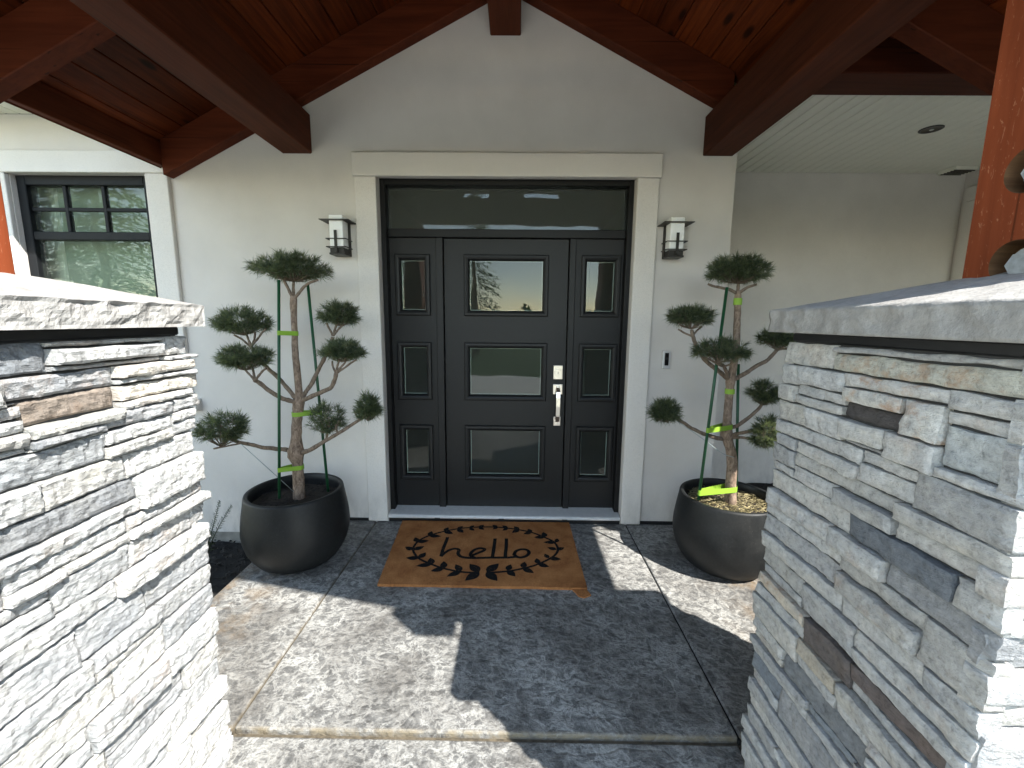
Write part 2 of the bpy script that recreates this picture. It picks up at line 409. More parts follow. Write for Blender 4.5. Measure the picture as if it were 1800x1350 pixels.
def coir():
    m, n, l, p = newmat('coir'); v = coords(n, l)
    f = noise_tex(n, l, v, 190, 5, .8); g = noise_tex(n, l, v, 7, 5, .65); h = noise_tex(n, l, coords(n, l, (1, 5, 1)), 60, 3)
    base = ramp(n, l, g, [(.3, (.255, .100, .034)), (.7, (.47, .215, .082))])
    base = mix(n, l, 1.0, base, ramp(n, l, f, [(.34, .45), (.5, 1.0), (.64, 1.4)]), 'MULTIPLY')
    l.new(mix(n, l, 1.0, base, ramp(n, l, h, [(.3, .9), (.7, 1.06)]), 'MULTIPLY'), p.inputs['Base Color'])
    p.inputs['Roughness'].default_value = .95; p.inputs['Specular IOR Level'].default_value = .1
    l.new(bump(n, l, f, .8, .004), p.inputs['Normal']); return m
M['coir'] = coir()
M['print'] = plain('black_coir_print', (.0105, .0105, .011), .95, nscale=420, namp=.5, bs=.6, spec=.1)

# ================================================================ setting: floor and ground
G0 = box('ground', (-400, -400, -.45), (400, 400, -.30), M['lawn'], bev=0, kind='structure')
drive = MB()  # unseen spread made wide and pale so bounced light lifts the gable
drive.box((-9, -8.6, -.34), (3.99, -4.205, -.05), .01); drive.box((-9, -4.205, -.34), (-1.60, -3.2, -.05), .01)
box_drive = drive.build('driveway', M['drive'], kind='structure')
tag(box_drive, 'pale concrete driveway in front of the porch')
floor = thing('porch_floor', 'grey stamped concrete porch floor cut by straight joints', None); floor['kind'] = 'structure'
del_keys = [k for k in ('category',) if k in floor]
for k in del_keys: del floor[k]
JX0, JX1, JY = -.968, .921, -1.672
def slab(x0, x1, y0, y1, z1):
    return MB().box((x0, y0, z1-.13), (x1, y1, z1), .007, 2).build('paving_slab', M['stamped'], floor)
slab(JX0+.004, JX1-.004, JY+.008, -.002, 0); slab(-1.572, JX0-.004, JY+.008, -.002, 0); slab(JX1+.004, 1.572, JY+.008, -.002, 0)
slab(JX0+.012, JX1-.012, -4.2, JY-.008, -.015); slab(-1.572, JX0+.004, -4.2, JY-.008, -.015); slab(JX1-.004, 1.572, -4.2, JY-.008, -.015)
j = MB()
j.box((JX0-.006, JY, -.10), (JX0+.006, -.004, -.010)); j.box((-1.57, JY-.010, -.12), (1.57, JY+.010, -.026)); 
j.build('joint_filler', M['joint'], floor)
MB().box((JX1-.006, JY, -.10), (JX1+.006, -.004, -.009)).build('joint_filler', M['dark'], floor)
jf = MB(); jf.box((JX0-.006+.008, -4.2, -.10), (JX0+.006+.008, JY-.01, -.035)); jf.box((JX1-.014, -4.2, -.10), (JX1-.002, JY-.01, -.035))
jf.build('joint_filler', M['dark'], floor)

# mulch beds with loose chips
def bed(name, x0, x1, y0, y1, z, n, seed):
    rnd = random.Random(seed)
    rows = []
    nx, ny = 30, 24
    for i in range(ny+1):
        rows.append([(x0+(x1-x0)*k/nx, y0+(y1-y0)*i/ny, z+.022*noise.noise(Vector((k*.6, i*.6, seed)))) for k in range(nx+1)])
    b = MB(); b.grid(rows); o = b.build(name, M['mulch'], kind='structure')
    v = []; f = []
    for _ in range(n):
        c = Vector((rnd.uniform(x0, x1), rnd.uniform(y0, y1), z+rnd.uniform(.0, .025)))
        a = Vector((rnd.gauss(0, 1), rnd.gauss(0, 1), rnd.gauss(0, .35))).normalized(); L = rnd.uniform(.008, .03); w = rnd.uniform(.003, .008)
        s = a.cross(Vector((0, 0, 1))).normalized()*w
        k = len(v); v += [c-a*L-s, c+a*L-s*.7, c+a*L*.9+s, c-a*L*.8+s, c+Vector((0, 0, w))]
        f += [(k, k+1, k+4), (k+1, k+2, k+4), (k+2, k+3, k+4), (k+3, k, k+4)]
    pydata('mulch_chips', v, f, M['chip'], kind='stuff')
    return o
bed('mulch_bed', -4.2, -1.572, -2.6, 0.0, -.20, 5200, 3)
bed('mulch_bed', 1.60, 4.0, -1.9, .95, -.035, 3600, 5)

# ================================================================ house
house = thing('house', 'grey rendered house front with gabled entry and black door', 'house')
w = MB()
def wb(x0, x1, z0, z1, y0=0.0, y1=.15): w.box((x0, y0, z0), (x1, y1, z1))
wb(-7, -3.389, -.11, 2.85); wb(-3.389, -2.438, -.11, .94); wb(-3.389, -2.438, 2.478, 2.85); wb(-2.438, -.878, -.11, 2.85)
wb(-.878, .878, 2.478, 2.85); wb(.878, 1.536, -.02, 2.85)
w.prism([(-1.93, 2.85), (1.536, 2.85), (1.536, 3.06), (0, 3.83)], 1, 0.0, .15)
w.box((1.386, .15, -.10), (1.536, .951, 2.85)); 
w.box((1.386, .951, -.10), (4.15, 1.1, 2.85))
w.box((4.0, -6.5, -.10), (4.15, .951, 2.85))  # the forward run of this wall is unseen, added to darken the recess
w.build('wall', M['stucco'], house)
box('foundation', (-7, .012, -.45), (-1.575, .15, -.1105), M['found'], house, 0)
box('base_flashing', (1.024, -.006, 0.0), (1.538, -.0004, .026), M['flash'], house, 0); box('base_flashing', (-1.572, -.006, 0), (-1.024, -.0004, .022), M['flash'], house, 0)
# door surround
dc = MB(); dc.box((-1.022, -.032, .012), (-.876, -.0005, 2.4645), .006, 2); dc.build('door_casing', M['trim'], house)
dc = MB(); dc.box((.876, -.032, .012), (1.022, -.0005, 2.4645), .006, 2); dc.build('door_casing', M['trim'], house)
dc = MB(); dc.box((-1.033, -.042, 2.466), (1.033, -.0005, 2.615), .006, 2); dc.build('door_header', M['trim'], house)
# window surround
wc = MB(); wc.box((-2.436, -.032, .941), (-2.282, -.0005, 2.4745), .006, 2); wc.build('window_casing', M['trim'], house)
wc = MB(); wc.box((-3.545, -.032, .941), (-3.391, -.0005, 2.4745), .006, 2); wc.build('window_casing', M['trim'], house)
wc = MB(); wc.box((-3.56, -.038, 2.476), (-2.272, -.0005, 2.615), .006, 2); wc.build('window_header', M['trim'], house)
wc = MB(); wc.prism([(-.0005, .84), (-.05, .85), (-.062, .905), (-.0005, .938)], 0, -3.60, -2.226, .003); wc.build('window_sill', M['trim'], house)
# window
wf = MB()
X0, X1, Z0, Z1, FW = -3.388, -2.440, .942, 2.476, .062
wf.box((X0, .03, Z0), (X0+FW, .11, Z1), .004); wf.box((X1-FW, .03, Z0), (X1, .11, Z1), .004)
wf.box((X0+FW, .0305, Z1-FW), (X1-FW, .1095, Z1), .004); wf.box((X0+FW, .0305, Z0), (X1-FW, .1095, Z0+FW), .004)
win = wf.build('window', M['winf'], house)
wr = MB(); wr.box((X0+FW, .036, 2.050), (X1-FW, .104, 2.106), .005); wr.build('meeting_rail', M['winf'], win)
for k, (a, b) in enumerate(((-3.078, .026), (-2.806, .026))):
    m_ = MB(); m_.box((a-.013, .048, 2.106), (a+.013, .082, Z1-FW), .003); m_.build('muntin', M['winf'], win)
m_ = MB(); m_.box((X0+FW, .050, 2.246), (X1-FW, .080, 2.270), .003); m_.build('muntin', M['winf'], win)
xs = [X0+FW, -3.078, -2.806, X1-FW]; zs = [2.106, 2.258, Z1-FW]
for i in range(3):
    for k in range(2):
        g = MB(); g.box((xs[i]+.001, .062, zs[k]+.001), (xs[i+1]-.001, .066, zs[k+1]-.001)); g.build('pane', M['glass_win'], win)
g = MB(); g.box((X0+FW, .062, Z0+FW), (X1-FW, .066, 2.050)); g.build('pane', M['glass_win'], win)

# entry door set
fr = MB()
for sgn in (-1, 1):
    a, b = sorted((sgn*.877, sgn*.842)); fr.box((a, .05, .05), (b, .17, 2.4765), .002)
fr.box((-.842, .0505, 2.437), (.842, .1695, 2.4765), .002)
fr.box((-.842, .094, 2.098), (.842, .1695, 2.156), .004)
frame = fr.build('door_frame', M['blackf'], house)
for a, b in ((-.507, -.455), (.453, .499)):
    m_ = MB(); m_.box((a, .096, .045), (b, .1685, 2.0975), .005, 2); m_.build('mullion', M['black'], frame)
tg = MB(); tg.box((-.842, .128, 2.156), (.842, .132, 2.437)); tr = tg.build('transom_window', M['glass_transom'], house)

def panel(name, x0, x1, z0, z1, lites, parent):
    """flat leaf with rectangular cut-outs, plus mouldings, beads and panes as its children"""
    b = MB(); y0, y1 = .12, .163
    lites = sorted(lites, key=lambda q: q[2])
    zc = z0
    for (a, c, za, zb) in lites:
        b.box((x0, y0, zc), (x1, y1, za)); b.box((x0, y0, za), (a, y1, zb)); b.box((c, y0, za), (x1, y1, zb)); zc = zb
    b.box((x0, y0, zc), (x1, y1, z1))
    leaf = b.build(name, M['black'], parent)
    for (a, c, za, zb) in lites:
        mo = MB(); rows = []
        for off, y in ((-.040, .1205), (-.040, .106), (-.034, .100), (-.020, .099), (-.010, .103), (-.001, .114), (.0, .118), (.0, .140)):
            rows.append([(a+off, y, za+off), (c-off, y, za+off), (c-off, y, zb-off), (a+off, y, zb-off)])
        mo.grid(rows, True); mo.build('moulding', M['black'], leaf)
        be = MB(); e = .0065
        be.grid([[(a+q, y, za+q), (c-q, y, za+q), (c-q, y, zb-q), (a+q, y, zb-q)] for q, y in ((.001, .1445), (e, .1445), (e, .150))], True)
        be.build('glazing_bead', M['bead'], leaf)
        g = MB(); g.box((a+.0005, .136, za+.0005), (c-.0005, .140, zb-.0005)); g.build('pane', M['glass'], leaf)
    return leaf
ZL = ((.330, .685), (.960, 1.314), (1.588, 1.944))
door = panel('door', -.448, .446, .068, 2.0925, [(-.266, .267, a, b) for a, b in ZL], house)
panel('sidelite', -.8415, -.5085, .068, 2.0965, [(-.765, -.590, a, b) for a, b in ZL], house)
panel('sidelite', .5005, .8415, .068, 2.0965, [(.582, .785, a, b) for a, b in ZL], house)
th = MB()
th.prism([(.118, .035), (.118, .074), (.0, .066), (-.026, .063), (-.034, .056), (-.034, .040), (-.020, .035)], 0, -.872, .872, .0015)
th.box((-.872, -.0375, .0445), (.872, -.0335, .0525), .001)
thr = th.build('threshold', M['alu'], house)
kb = MB(); kb.box((-.872, -.012, 0.0), (.872, .15, .0345)); kb.build('kick_plate', M['flash'], house)
for x in (-.50, -.02, .455): box('weep_cover', (x-.02, -.0395, .036), (x+.02, -.0345, .046), M['flash'], thr, 0)
# handle set
hd = MB(); hd.box((.357, .108, .972), (.429, .1195, 1.049), .003, 2)   # upper rose
hd.box((.366, .108, .730), (.420, .1195, .800), .003, 2)                # foot rose
pts = [(.393, .112, 1.018), (.393, .085, 1.014), (.393, .064, .995), (.393, .055, .955), (.393, .052, .890), (.393, .056, .815), (.393, .075, .776), (.393, .112, .765)]
pr = []
for i, p in enumerate(pts):
    p = Vector(p); t = (Vector(pts[min(i+1, 7)])-Vector(pts[max(i-1, 0)])).normalized(); nrm = Vector((0, t.z, -t.y))
    wv, tv = .0145, .006
    pr.append([p+Vector((-wv, 0, 0))+nrm*tv, p+Vector((wv, 0, 0))+nrm*tv, p+Vector((wv, 0, 0))-nrm*tv, p+Vector((-wv, 0, 0))-nrm*tv])
hd.grid(pr, True)
hd.build('handle', M['nickel'], door)
tl = MB(); tl.box((.380, .080, 1.024), (.406, .108, 1.034), .003, 2); tl.build('thumb_latch', M['nickel'], door)
db = MB(); db.box((.357, .108, 1.086), (.427, .1195, 1.191), .003, 2)
for r, y in ((.026, .104),):
    db.tube([(.392, .110, 1.138), (.392, .100, 1.138)], [.027, .025], 24); 
db.tube([(.392, .1005, 1.138), (.392, .097, 1.138)], [.017, .0165], 20)
db.build('deadbolt', M['nickel'], door)
kh = MB(); kh.box((.3905, .0962, 1.128), (.3935, .0972, 1.146)); kh.build('keyhole', M['dark'], door)

# rooms behind the glass
def room(x0, x1, y0, y1, z0, z1):
    b = MB()
    b.face([(x0, y1, z0), (x1, y1, z0), (x1, y1, z1), (x0, y1, z1)]); b.face([(x0, y0, z0), (x0, y1, z0), (x0, y1, z1), (x0, y0, z1)])
    b.face([(x1, y0, z0), (x1, y1, z0), (x1, y1, z1), (x1, y0, z1)]); b.face([(x0, y0, z1), (x1, y0, z1), (x1, y1, z1), (x0, y1, z1)])
    b.build('room_wall', M['room'], house, recalc=False)
    b = MB(); b.face([(x0, y0, z0), (x1, y0, z0), (x1, y1, z0), (x0, y1, z0)]); b.build('room_floor', M['roomfloor'], house, recalc=False)
room(-1.35, 1.35, .171, 4.6, .03, 2.9)
M['room2'] = plain('pale_green_room', (.62, .66, .58), .9)
sv = M['room']; M['room'] = M['room2']; room(-4.6, -1.36, .152, 3.0, .02, 2.8); M['room'] = sv
M['blind'] = plain('pale_green_blind', (.27, .29, .245), .8)
box('roller_blind', (-3.25, .165, 1.02), (-2.42, .172, 2.50), M['blind'], win, 0)
box('blind_rail', (-3.25, .160, .985), (-2.42, .178, 1.0195), M['cream'], win, .003)
box('curtain', (-3.44, .20, .30), (-3.29, .32, 2.6), M['cream'], house, .02)

# soffits
def soffit(x0, x1, y0, y1, z, wd):
    n = int(round((x1-x0)/wd)); src = None
    for k in range(n):
        cx = x0+(k+.5)*wd
        if src is None:
            b = MB(); b.box((-wd/2+.0025, -(y1-y0)/2, 0), (wd/2-.0025, (y1-y0)/2, .014), .004)
            src = b.build('soffit_board', M['cream'], house); src.location = (cx, (y0+y1)/2, z)
        else: copy_piece(src, house, (cx, (y0+y1)/2, z))
soffit(1.54, 4.0, -.55, .949, 2.822, .082)
soffit(-4.6, -2.0, -.478, -.001, 2.85, .09)
rf = MB()
rf.box((1.62, -1.10, 2.99), (6.5, 4, 3.12)); rf.box((2.335, -1.70, 2.99), (6.5, -1.10, 3.12)); rf.box((3.7, -6.6, 2.99), (6.5, -1.70, 3.12)); rf.box((2.335, -1.54, 2.36), (4.0, -1.50, 2.99))  # unseen eave drop and wing slab are added to darken the recess
rf.box((-7, -.483, 2.87), (-1.95, 4, 3.02)); rf.box((-1.95, .16, 3.9), (1.62, 4, 4.0)); rf.box((-1.95, 3.9, 2.85), (1.62, 4.0, 3.9))
rf.box((1.54, -.55, 2.838), (4.2, 1.1, 2.86)); 
rf.build('roof', M['roofing'], house)
box('fascia', (-7, -.505, 2.835), (-2.32, -.4835, 3.02), M['beam_x'], house, .003)
box('eave_beam', (1.507, -.76, 2.72), (4.4, -.552, 2.985), M['beam_x'], house, .005)
dl = MB(); dl.lathe([(.066, 0), (.066, -.004), (.060, -.006), (.052, -.002), (.050, .0)], (2.86, .08, 2.8215), 32)
dlo = dl.build('downlight', M['flash'], house, smooth=True)
dd = MB(); dd.lathe([(.056, .0), (.050, .0012), (.001, .0014)], (2.86, .08, 2.8195), 32); dd.build('lamp_recess', M['gloss_black'], dlo, smooth=True)
dd = MB(); dd.lathe([(.013, .0), (.008, -.003), (.001, -.004)], (2.868, .085, 2.8185), 16); dd.build('bulb', M['bead'], dlo, smooth=True)
vt = MB(); vt.box((3.70, .74, 2.792), (3.88, .90, 2.8215), .004); vto = vt.build('soffit_vent', M['cream'], house)
for k in range(5):
    box('vent_slat', (3.705, .755+.028*k, 2.786), (3.875, .762+.028*k, 2.7925), M['dark_metal'], vto, 0)
tr_ = MB(); tr_.box((3.965, .77, -.03), (3.9995, .90, 2.57), .004); tr_.box((3.965, -.30, 2.571), (3.9995, .90, 2.69), .004); tr_.build('side_door_casing', M['trim'], house)

# ================================================================ timber porch roof
porch = thing('porch_roof', 'dark red stained timber gable porch roof over the entry', 'porch roof')
C0, C1 = 3.577, 3.800
for y1 in (-.0015, -.99, -2.115, -2.66):
    for s in (-1, 1):
        xe = 2.263 if not (s > 0 and y1 > -.9) else 1.44
        poly = [(s*.092, C0-.5*.092), (s*xe, C0-.5*xe), (s*xe, C1-.5*xe-.003), (s*.092, C1-.5*.092-.003)]
        MB().prism(poly, 1, y1-.088, y1, .004).build('rafter', M['beam_x'], porch)
MB().box((-.110, -2.755, 3.328), (.086, -.001, 3.74), .006).build('ridge_beam', M['beam_y'], porch)
for s in (-1, 1):
    a, b = sorted((s*1.305, s*1.505))
    MB().box((a, -2.77, 2.612), (b, -.001, 2.858), .006).build('plate_beam', M['beam_y'], porch)
# ceiling boards
run = .118; th_ = atan(.5); wd = run/cos(th_)
def board(L):
    b = MB(); b.box((-wd/2+.0012, -L/2, 0), (wd/2-.0012, L/2, .018), .0055)
    return b
srcs = {}
for s in (-1, 1):
    for k in range(19):
        xc = .10+run*(k+.5)
        if xc > 2.31: break
        full = not (s > 0 and xc > 1.88)
        L, yc = (2.79, -1.395) if full else (1.79, -1.895)
        loc = (s*xc, yc, C1-.5*xc); rot = (0, s*th_, 0)
        if full not in srcs:
            o = board(L).build('ceiling_board', M['plank'], porch); o.location = loc; o.rotation_euler = rot; srcs[full] = o
        else: copy_piece(srcs[full], porch, loc, rot)
dk = MB()
dk.prism([(0, C1+.028), (-2.36, C1+.028-1.18), (-2.36, C1+.14-1.18), (0, C1+.14)], 1, -2.80, .16)
dk.prism([(0, C1+.028), (0, C1+.14), (1.93, C1+.14-.965), (1.93, C1+.028-.965)], 1, -2.80, .16)
dk.prism([(1.93, C1+.028-.965), (1.93, C1+.14-.965), (2.36, C1+.14-1.18), (2.36, C1+.028-1.18)], 1, -2.80, -.985)
dk.build('roof_deck', M['roofing'], porch)
MB().box((-2.308, -2.79, 2.508), (-2.268, -.001, 2.655), .004).build('eave_board', M['beam_y'], porch)
MB().box((-2.318, -2.79, 2.503), (-2.3085, -.001, 2.70), .003).build('eave_trim', M['beam_y'], porch)
MB().box((2.268, -2.79, 2.508), (2.308, -1.08, 2.655), .004).build('eave_board', M['beam_y'], porch)
# truss over the posts
tb = MB(); tb.box((-1.104, -2.215, 2.68), (1.104, -2.105, 2.985), .006); tb.build('tie_beam', M['beam_x'], porch)
kp = MB(); kp.box((-.27, -2.205, 2.9855), (.165, -2.112, 3.325), .005); kp.build('king_post', M['beam_z'], porch)
for s in (-1, 1):
    kp = MB(); kp.prism([(s*.62, 2.9855), (s*1.10, 2.9855), (s*.98, 3.05), (s*.56, 3.05)], 1, -2.205, -2.1175); kp.build('web_block', M['beam_x'], porch)
    kp = MB(); a, b = sorted((s*(.27 if s < 0 else .165), s*.98)); kp.prism([(a, 3.051), (b, 3.051), (b if s < 0 else .72, 3.2 if s < 0 else 3.2), (a if s > 0 else -.27, 3.2)] if s > 0 else [(-.98, 3.051), (-.27, 3.051), (-.27, 3.2), (-.72, 3.2)], 1, -2.203, -2.1175); kp.build('collar', M['beam_x'], porch)

# twin posts either side of each plate beam; the inner post's inward face carries counterbored bolt holes
def post(s, x0, x1, holes):
    y0, y1, zb, zt = -2.30, -2.008, 1.56, (2.925 if holes else 2.72)
    b = MB(); X = lambda x: s*x
    e = .006
    b.face([(X(x1), y0, zb), (X(x1), y1, zb), (X(x1), y1, zt), (X(x1), y0, zt)])
    for ya, yb_ in ((y0, y0), (y1, y1)): b.face([(X(x0+e), ya, zb), (X(x1), ya, zb), (X(x1), ya, zt), (X(x0+e), ya, zt)])
    b.face([(X(x0), y0, zt), (X(x1), y0, zt), (X(x1), y1, zt), (X(x0), y1, zt)])
    for ya, yc in ((y0, y0+e), (y1, y1-e)): b.face([(X(x0+e), ya, zb), (X(x0), yc, zb), (X(x0), yc, zt), (X(x0+e), ya, zt)])
    ya, yb_ = y0+e, y1-e; R = .046; yc = -2.112; K = 32; prev = zb
    for zc in holes:
        h = .075
        b.face([(X(x0), ya, prev), (X(x0), yb_, prev), (X(x0), yb_, zc-h), (X(x0), ya, zc-h)])
        ring, outer = [], []
        for k in range(K):
            a = 2*pi*k/K; c, q = cos(a), sin(a)
            ring.append((X(x0), yc+R*c, zc+R*q))
            t = min(((yb_-yc) if c > 0 else (yc-ya))/abs(c) if abs(c) > 1e-6 else 9, h/abs(q) if abs(q) > 1e-6 else 9)
            outer.append((X(x0), yc+t*c, zc+t*q))
        b.grid([outer, ring], True)
        for cy_, cz_ in ((ya, zc-h), (ya, zc+h), (yb_, zc-h), (yb_, zc+h)):
            near = sorted(outer, key=lambda p: (p[1]-cy_)**2+(p[2]-cz_)**2)[:2]
            b.face([(X(x0), cy_, cz_), near[0], near[1]])
        prev = zc+h
    b.face([(X(x0), ya, prev), (X(x0), yb_, prev), (X(x0), yb_, zt), (X(x0), ya, zt)])
    o = b.build('post', M['post'], porch)
    for zc in holes:
        c = MB(); c.grid([[(X(x), yc+r*cos(2*pi*k/K), zc+r*sin(2*pi*k/K)) for k in range(K)] for r, x in ((.046, x0), (.0455, x0+.045), (.004, x0+.046))], True)
        c.build('bolt_hole', M['raw'], o)
        c = MB(); c.tube([(X(x0+.030), yc-.006, zc-.004), (X(x0+.025), yc-.006, zc-.004)], [.037, .037], 24); c.tube([(X(x0+.025), yc-.006, zc-.004), (X(x0+.004), yc-.006, zc-.004)], [.027, .025], 6)
        c.build('bolt', M['bolt'], o)
    return o
for s in (-1, 1):
    post(s, 1.108, 1.301, (1.648, 1.832)); post(s, 1.509, 1.702, ())

# ================================================================ stone pillars
PAL = [((.56, .56, .55), 5), ((.50, .503, .498), 5), ((.60, .597, .58), 4), ((.455, .457, .456), 3), ((.53, .52, .493), 3), ((.64, .632, .605), 2), ((.40, .405, .41), 1)]
def pick(rnd):
    t = rnd.uniform(0, sum(q for _, q in PAL))
    for c, q in PAL:
        t -= q
        if t <= 0: return c
    return PAL[0][0]

def layout(rnd, u0, u1, v0, v1, coarse=1.0):
    cells = []; v = v0
    while v < v1-.02:
        h = rnd.choice((.052, .060, .066, .074, .084, .094))*coarse
        if v1-(v+h) < .04: h = v1-v
        u = u0
        while u < u1-.01:
            L = rnd.uniform(.13, .33)*coarse
            if u1-(u+L) < .10: L = u1-u
            if h > .058 and rnd.random() < .50:
                k = rnd.uniform(.36, .64); m = u+L*rnd.uniform(.3, .7)
                if rnd.random() < .45 and L > .22:
                    cells += [(u, m, v, v+h*k), (m, u+L, v, v+h*k), (u, u+L, v+h*k, v+h)]
                else: cells += [(u, u+L, v, v+h*k), (u, u+L, v+h*k, v+h)]
            else: cells.append((u, u+L, v, v+h))
            u += L
        v += h
    return cells

def stone_geo(rnd, rect, frame, proud, res, amp, chis=.5):
    """split-faced ledge stone: noisy front grid, eased rim, plain sides"""
    (o, eu, ev, en) = frame; u0, u1, v0, v1 = rect
    gap = .0018; u0 += gap; u1 -= gap; v0 += gap*.8; v1 -= gap*.8
    nu = max(3, int((u1-u0)/res)); nv = max(3, int((v1-v0)/(res*.8)))
    sd = rnd.uniform(0, 100); tilt_u = rnd.uniform(-.05, .05); tilt_v = rnd.uniform(-.10, .14)
    rows = []
    for j in range(nv+1):
        row = []
        for i in range(nu+1):
            a, b = i/nu, j/nv; u = u0+(u1-u0)*a; v = v0+(v1-v0)*b
            rim = min(a*(u1-u0), (1-a)*(u1-u0), b*(v1-v0), (1-b)*(v1-v0))
            q = Vector((u*22+sd, v*30, sd*.37))
            n1 = noise.noise(q); n2 = noise.noise(q*2.6); n3 = noise.noise(q*6.1)
            d = proud+amp*(.9*n1+.55*n2+.34*n3-chis*1.5*abs(noise.noise(q*1.55+Vector((3, 1, 7))))-chis*.9*abs(noise.noise(q*3.7)))+tilt_u*(u-(u0+u1)/2)+tilt_v*(v-(v0+v1)/2)
            ease = max(0, 1-rim/.006); d -= .0048*ease*ease
            if j in (0, nv): v += .0035*noise.noise(Vector((u*17+sd, j*3.1, 5.2)))*(1 if j else -1)-(.001 if j else -.001)
            if i in (0, nu): u += .0045*noise.noise(Vector((v*38+sd, i*1.7, 9.2)))
            row.append(o+eu*u+ev*v+en*d)
        rows.append(row)
    b = MB(); g = b.grid(rows)
    rimv = g[0][:]+[r[-1] for r in g[1:]]+g[-1][-2::-1]+[r[0] for r in g[-2:0:-1]]
    back = []
    for q in rimv:
        p = Vector(q.co); dd = (p-o).dot(en); back.append(b.bm.verts.new(p-en*(dd+.03)))
    n = len(rimv)
    for i in range(n): b.bm.faces.new((rimv[i], back[i], back[(i+1) % n], rimv[(i+1) % n]))
    for i in range(n):
        e = b.bm.edges.get((rimv[i], rimv[(i+1) % n]))
        if e: e.smooth = False
    return b

def pillar(name_label, s, seed, specials, group, off):
    rnd = random.Random(seed)
    fx0 = .885+off; cyp = -2.0895; hw = .305; hx = .5; cx = s*(fx0+hx); zb, zt = -.028, 1.467
    t = thing('stone_pillar', name_label, 'pillar', (cx, cyp, zb), group)
    MB().box((cx-hx+.012, cyp-hw+.012, zb), (cx+hx-.012, cyp+hw-.012, 1.478)).build('core', M['mortar'], t)
    inner = (Vector((s*fx0, cyp+hw, 0)), Vector((0, -1, 0)), Vector((0, 0, 1)), Vector((-s, 0, 0)))
    front = (Vector((s*fx0, cyp-hw, 0)), Vector((s, 0, 0)), Vector((0, 0, 1)), Vector((0, -1, 0)))
    for fr_, kind in ((inner, 0), (front, 1)):
        # fixed stones seen in the photo come first, the rest fills rows around them
        cells = []
        if kind == 0 and specials.get('fixed'):
            zlow = specials['zlow']; cells += layout(rnd, -.012, 2*hw+.008, zb, zlow)
            cells += [tuple(q[:4]) for q in specials['fixed']]
        else: cells = layout(rnd, -.012 if kind == 0 else -.004, 2*(hw if kind == 0 else hx)+.008, zb, zt)
        for c in cells:
            u0, u1, v0, v1 = c
            pr = rnd.choice((.0, .004, .008, .013, .018, .024))*specials.get('relief', 1.0)
            jit = rnd.uniform(-.006, .013)
            if u0 < .0: u0 -= jit
            g = stone_geo(rnd, (u0, u1, v0, v1), fr_, pr, (.0085 if kind == 0 else .016), .0042*specials.get('rough', 1.0), specials.get('chis', .5))
            col = pick(rnd); k = rnd.uniform(.90, 1.08)*specials['alb']; col = tuple(q*k for q in col); rust = rnd.choice((0, 0, 0, 0, .12, .3))
            if kind == 0:
                for (u, v, cc, rr) in specials['tint']:
                    if u0 <= u <= u1 and v0 <= v <= v1: col, rust = cc, rr
            o = g.build('stone', M['stone'], t, smooth=specials.get('smooth', True))
            o.color = (*col, rust)
    # the two faces turned away, joined
    b = MB()
    for fr_ in ((Vector((cx-hx, cyp+hw, 0)), Vector((1, 0, 0)), Vector((0, 0, 1)), Vector((0, 1, 0))), (Vector((s*(fx0+2*hx), cyp-hw, 0)), Vector((0, 1, 0)), Vector((0, 0, 1)), Vector((s, 0, 0)))):
        for c in layout(rnd, .02, (2*hx if fr_[3].y else 2*hw)-.01, zb, zt, 1.3):
            g = stone_geo(rnd, c, fr_, rnd.choice((0, .004, .01, .016)), .03, .004)
            me = bpy.data.meshes.new('tmp'); g.bm.to_mesh(me); g.bm.free(); b.bm.from_mesh(me); bpy.data.meshes.remove(me)
    o = b.build('stone_facing', M['stone'], t, kind='stuff'); o.color = (.46, .46, .45, .2)
    MB().box((cx-hx+.005, cyp-.300, 1.468), (cx+hx-.005, cyp+.300, 1.4925), .004).build('cap_flashing_shade', M['flash'], t)  # real flashing on the left; on the right, gap shadow made as a black strip
    # cast cap: rock-faced edges and a hipped, weathered top
    b = MB(); h = .350; H = hx+.040; z0, z1 = 1.493, 1.556; n, m = 88, 8; rows = []
    def edge(p, z, k):
        f = 1 if 0 < k < m else .35
        q = Vector((p.x*26, p.y*26, z*34)); c = noise.cell(q*.62) if False else 0
        d = abs(noise.noise(q*.55))*.016+noise.noise(q*1.4)*.005+noise.noise(q*3.1)*.003
        return d*f*specials['cap']
    per = []
    for side in range(4):
        for i in range(n):
            tt = -1+2*i/n
            per.append(((tt, -1, 0, -1), (1, tt, 1, 0), (-tt, 1, 0, 1), (-1, -tt, -1, 0))[side])
    for k in range(m+1):
        z = z0+(z1-z0)*k/m; row = []
        for (px_, py_, nx_, ny_) in per:
            p = Vector((cx+px_*H, cyp+py_*h, z)); d = edge(p, z, k)
            row.append((p.x-nx_*d, p.y-ny_*d, z+(.0035*noise.noise(Vector((p.x*30, p.y*30, 3.3))) if k == m else 0)))
        rows.append(row)
    for k in range(1, 11):
        f = h*k/10*.985; zz = z1+.25*f; row = []
        for (px_, py_, nx_, ny_) in per:
            p = (cx+px_*(H-f), cyp+py_*(h-f)); row.append((p[0], p[1], zz+.0028*noise.noise(Vector((p[0]*34, p[1]*34, 7)))))
        rows.append(row)
    rows.insert(0, [(cx+px_*(H-.06), cyp+py_*(h-.06), z0+.0005) for (px_, py_, nx_, ny_) in per])
    b.grid(rows, True); b.build('cap', M['cap'], t, smooth=specials['cap'] < .9)
    return t

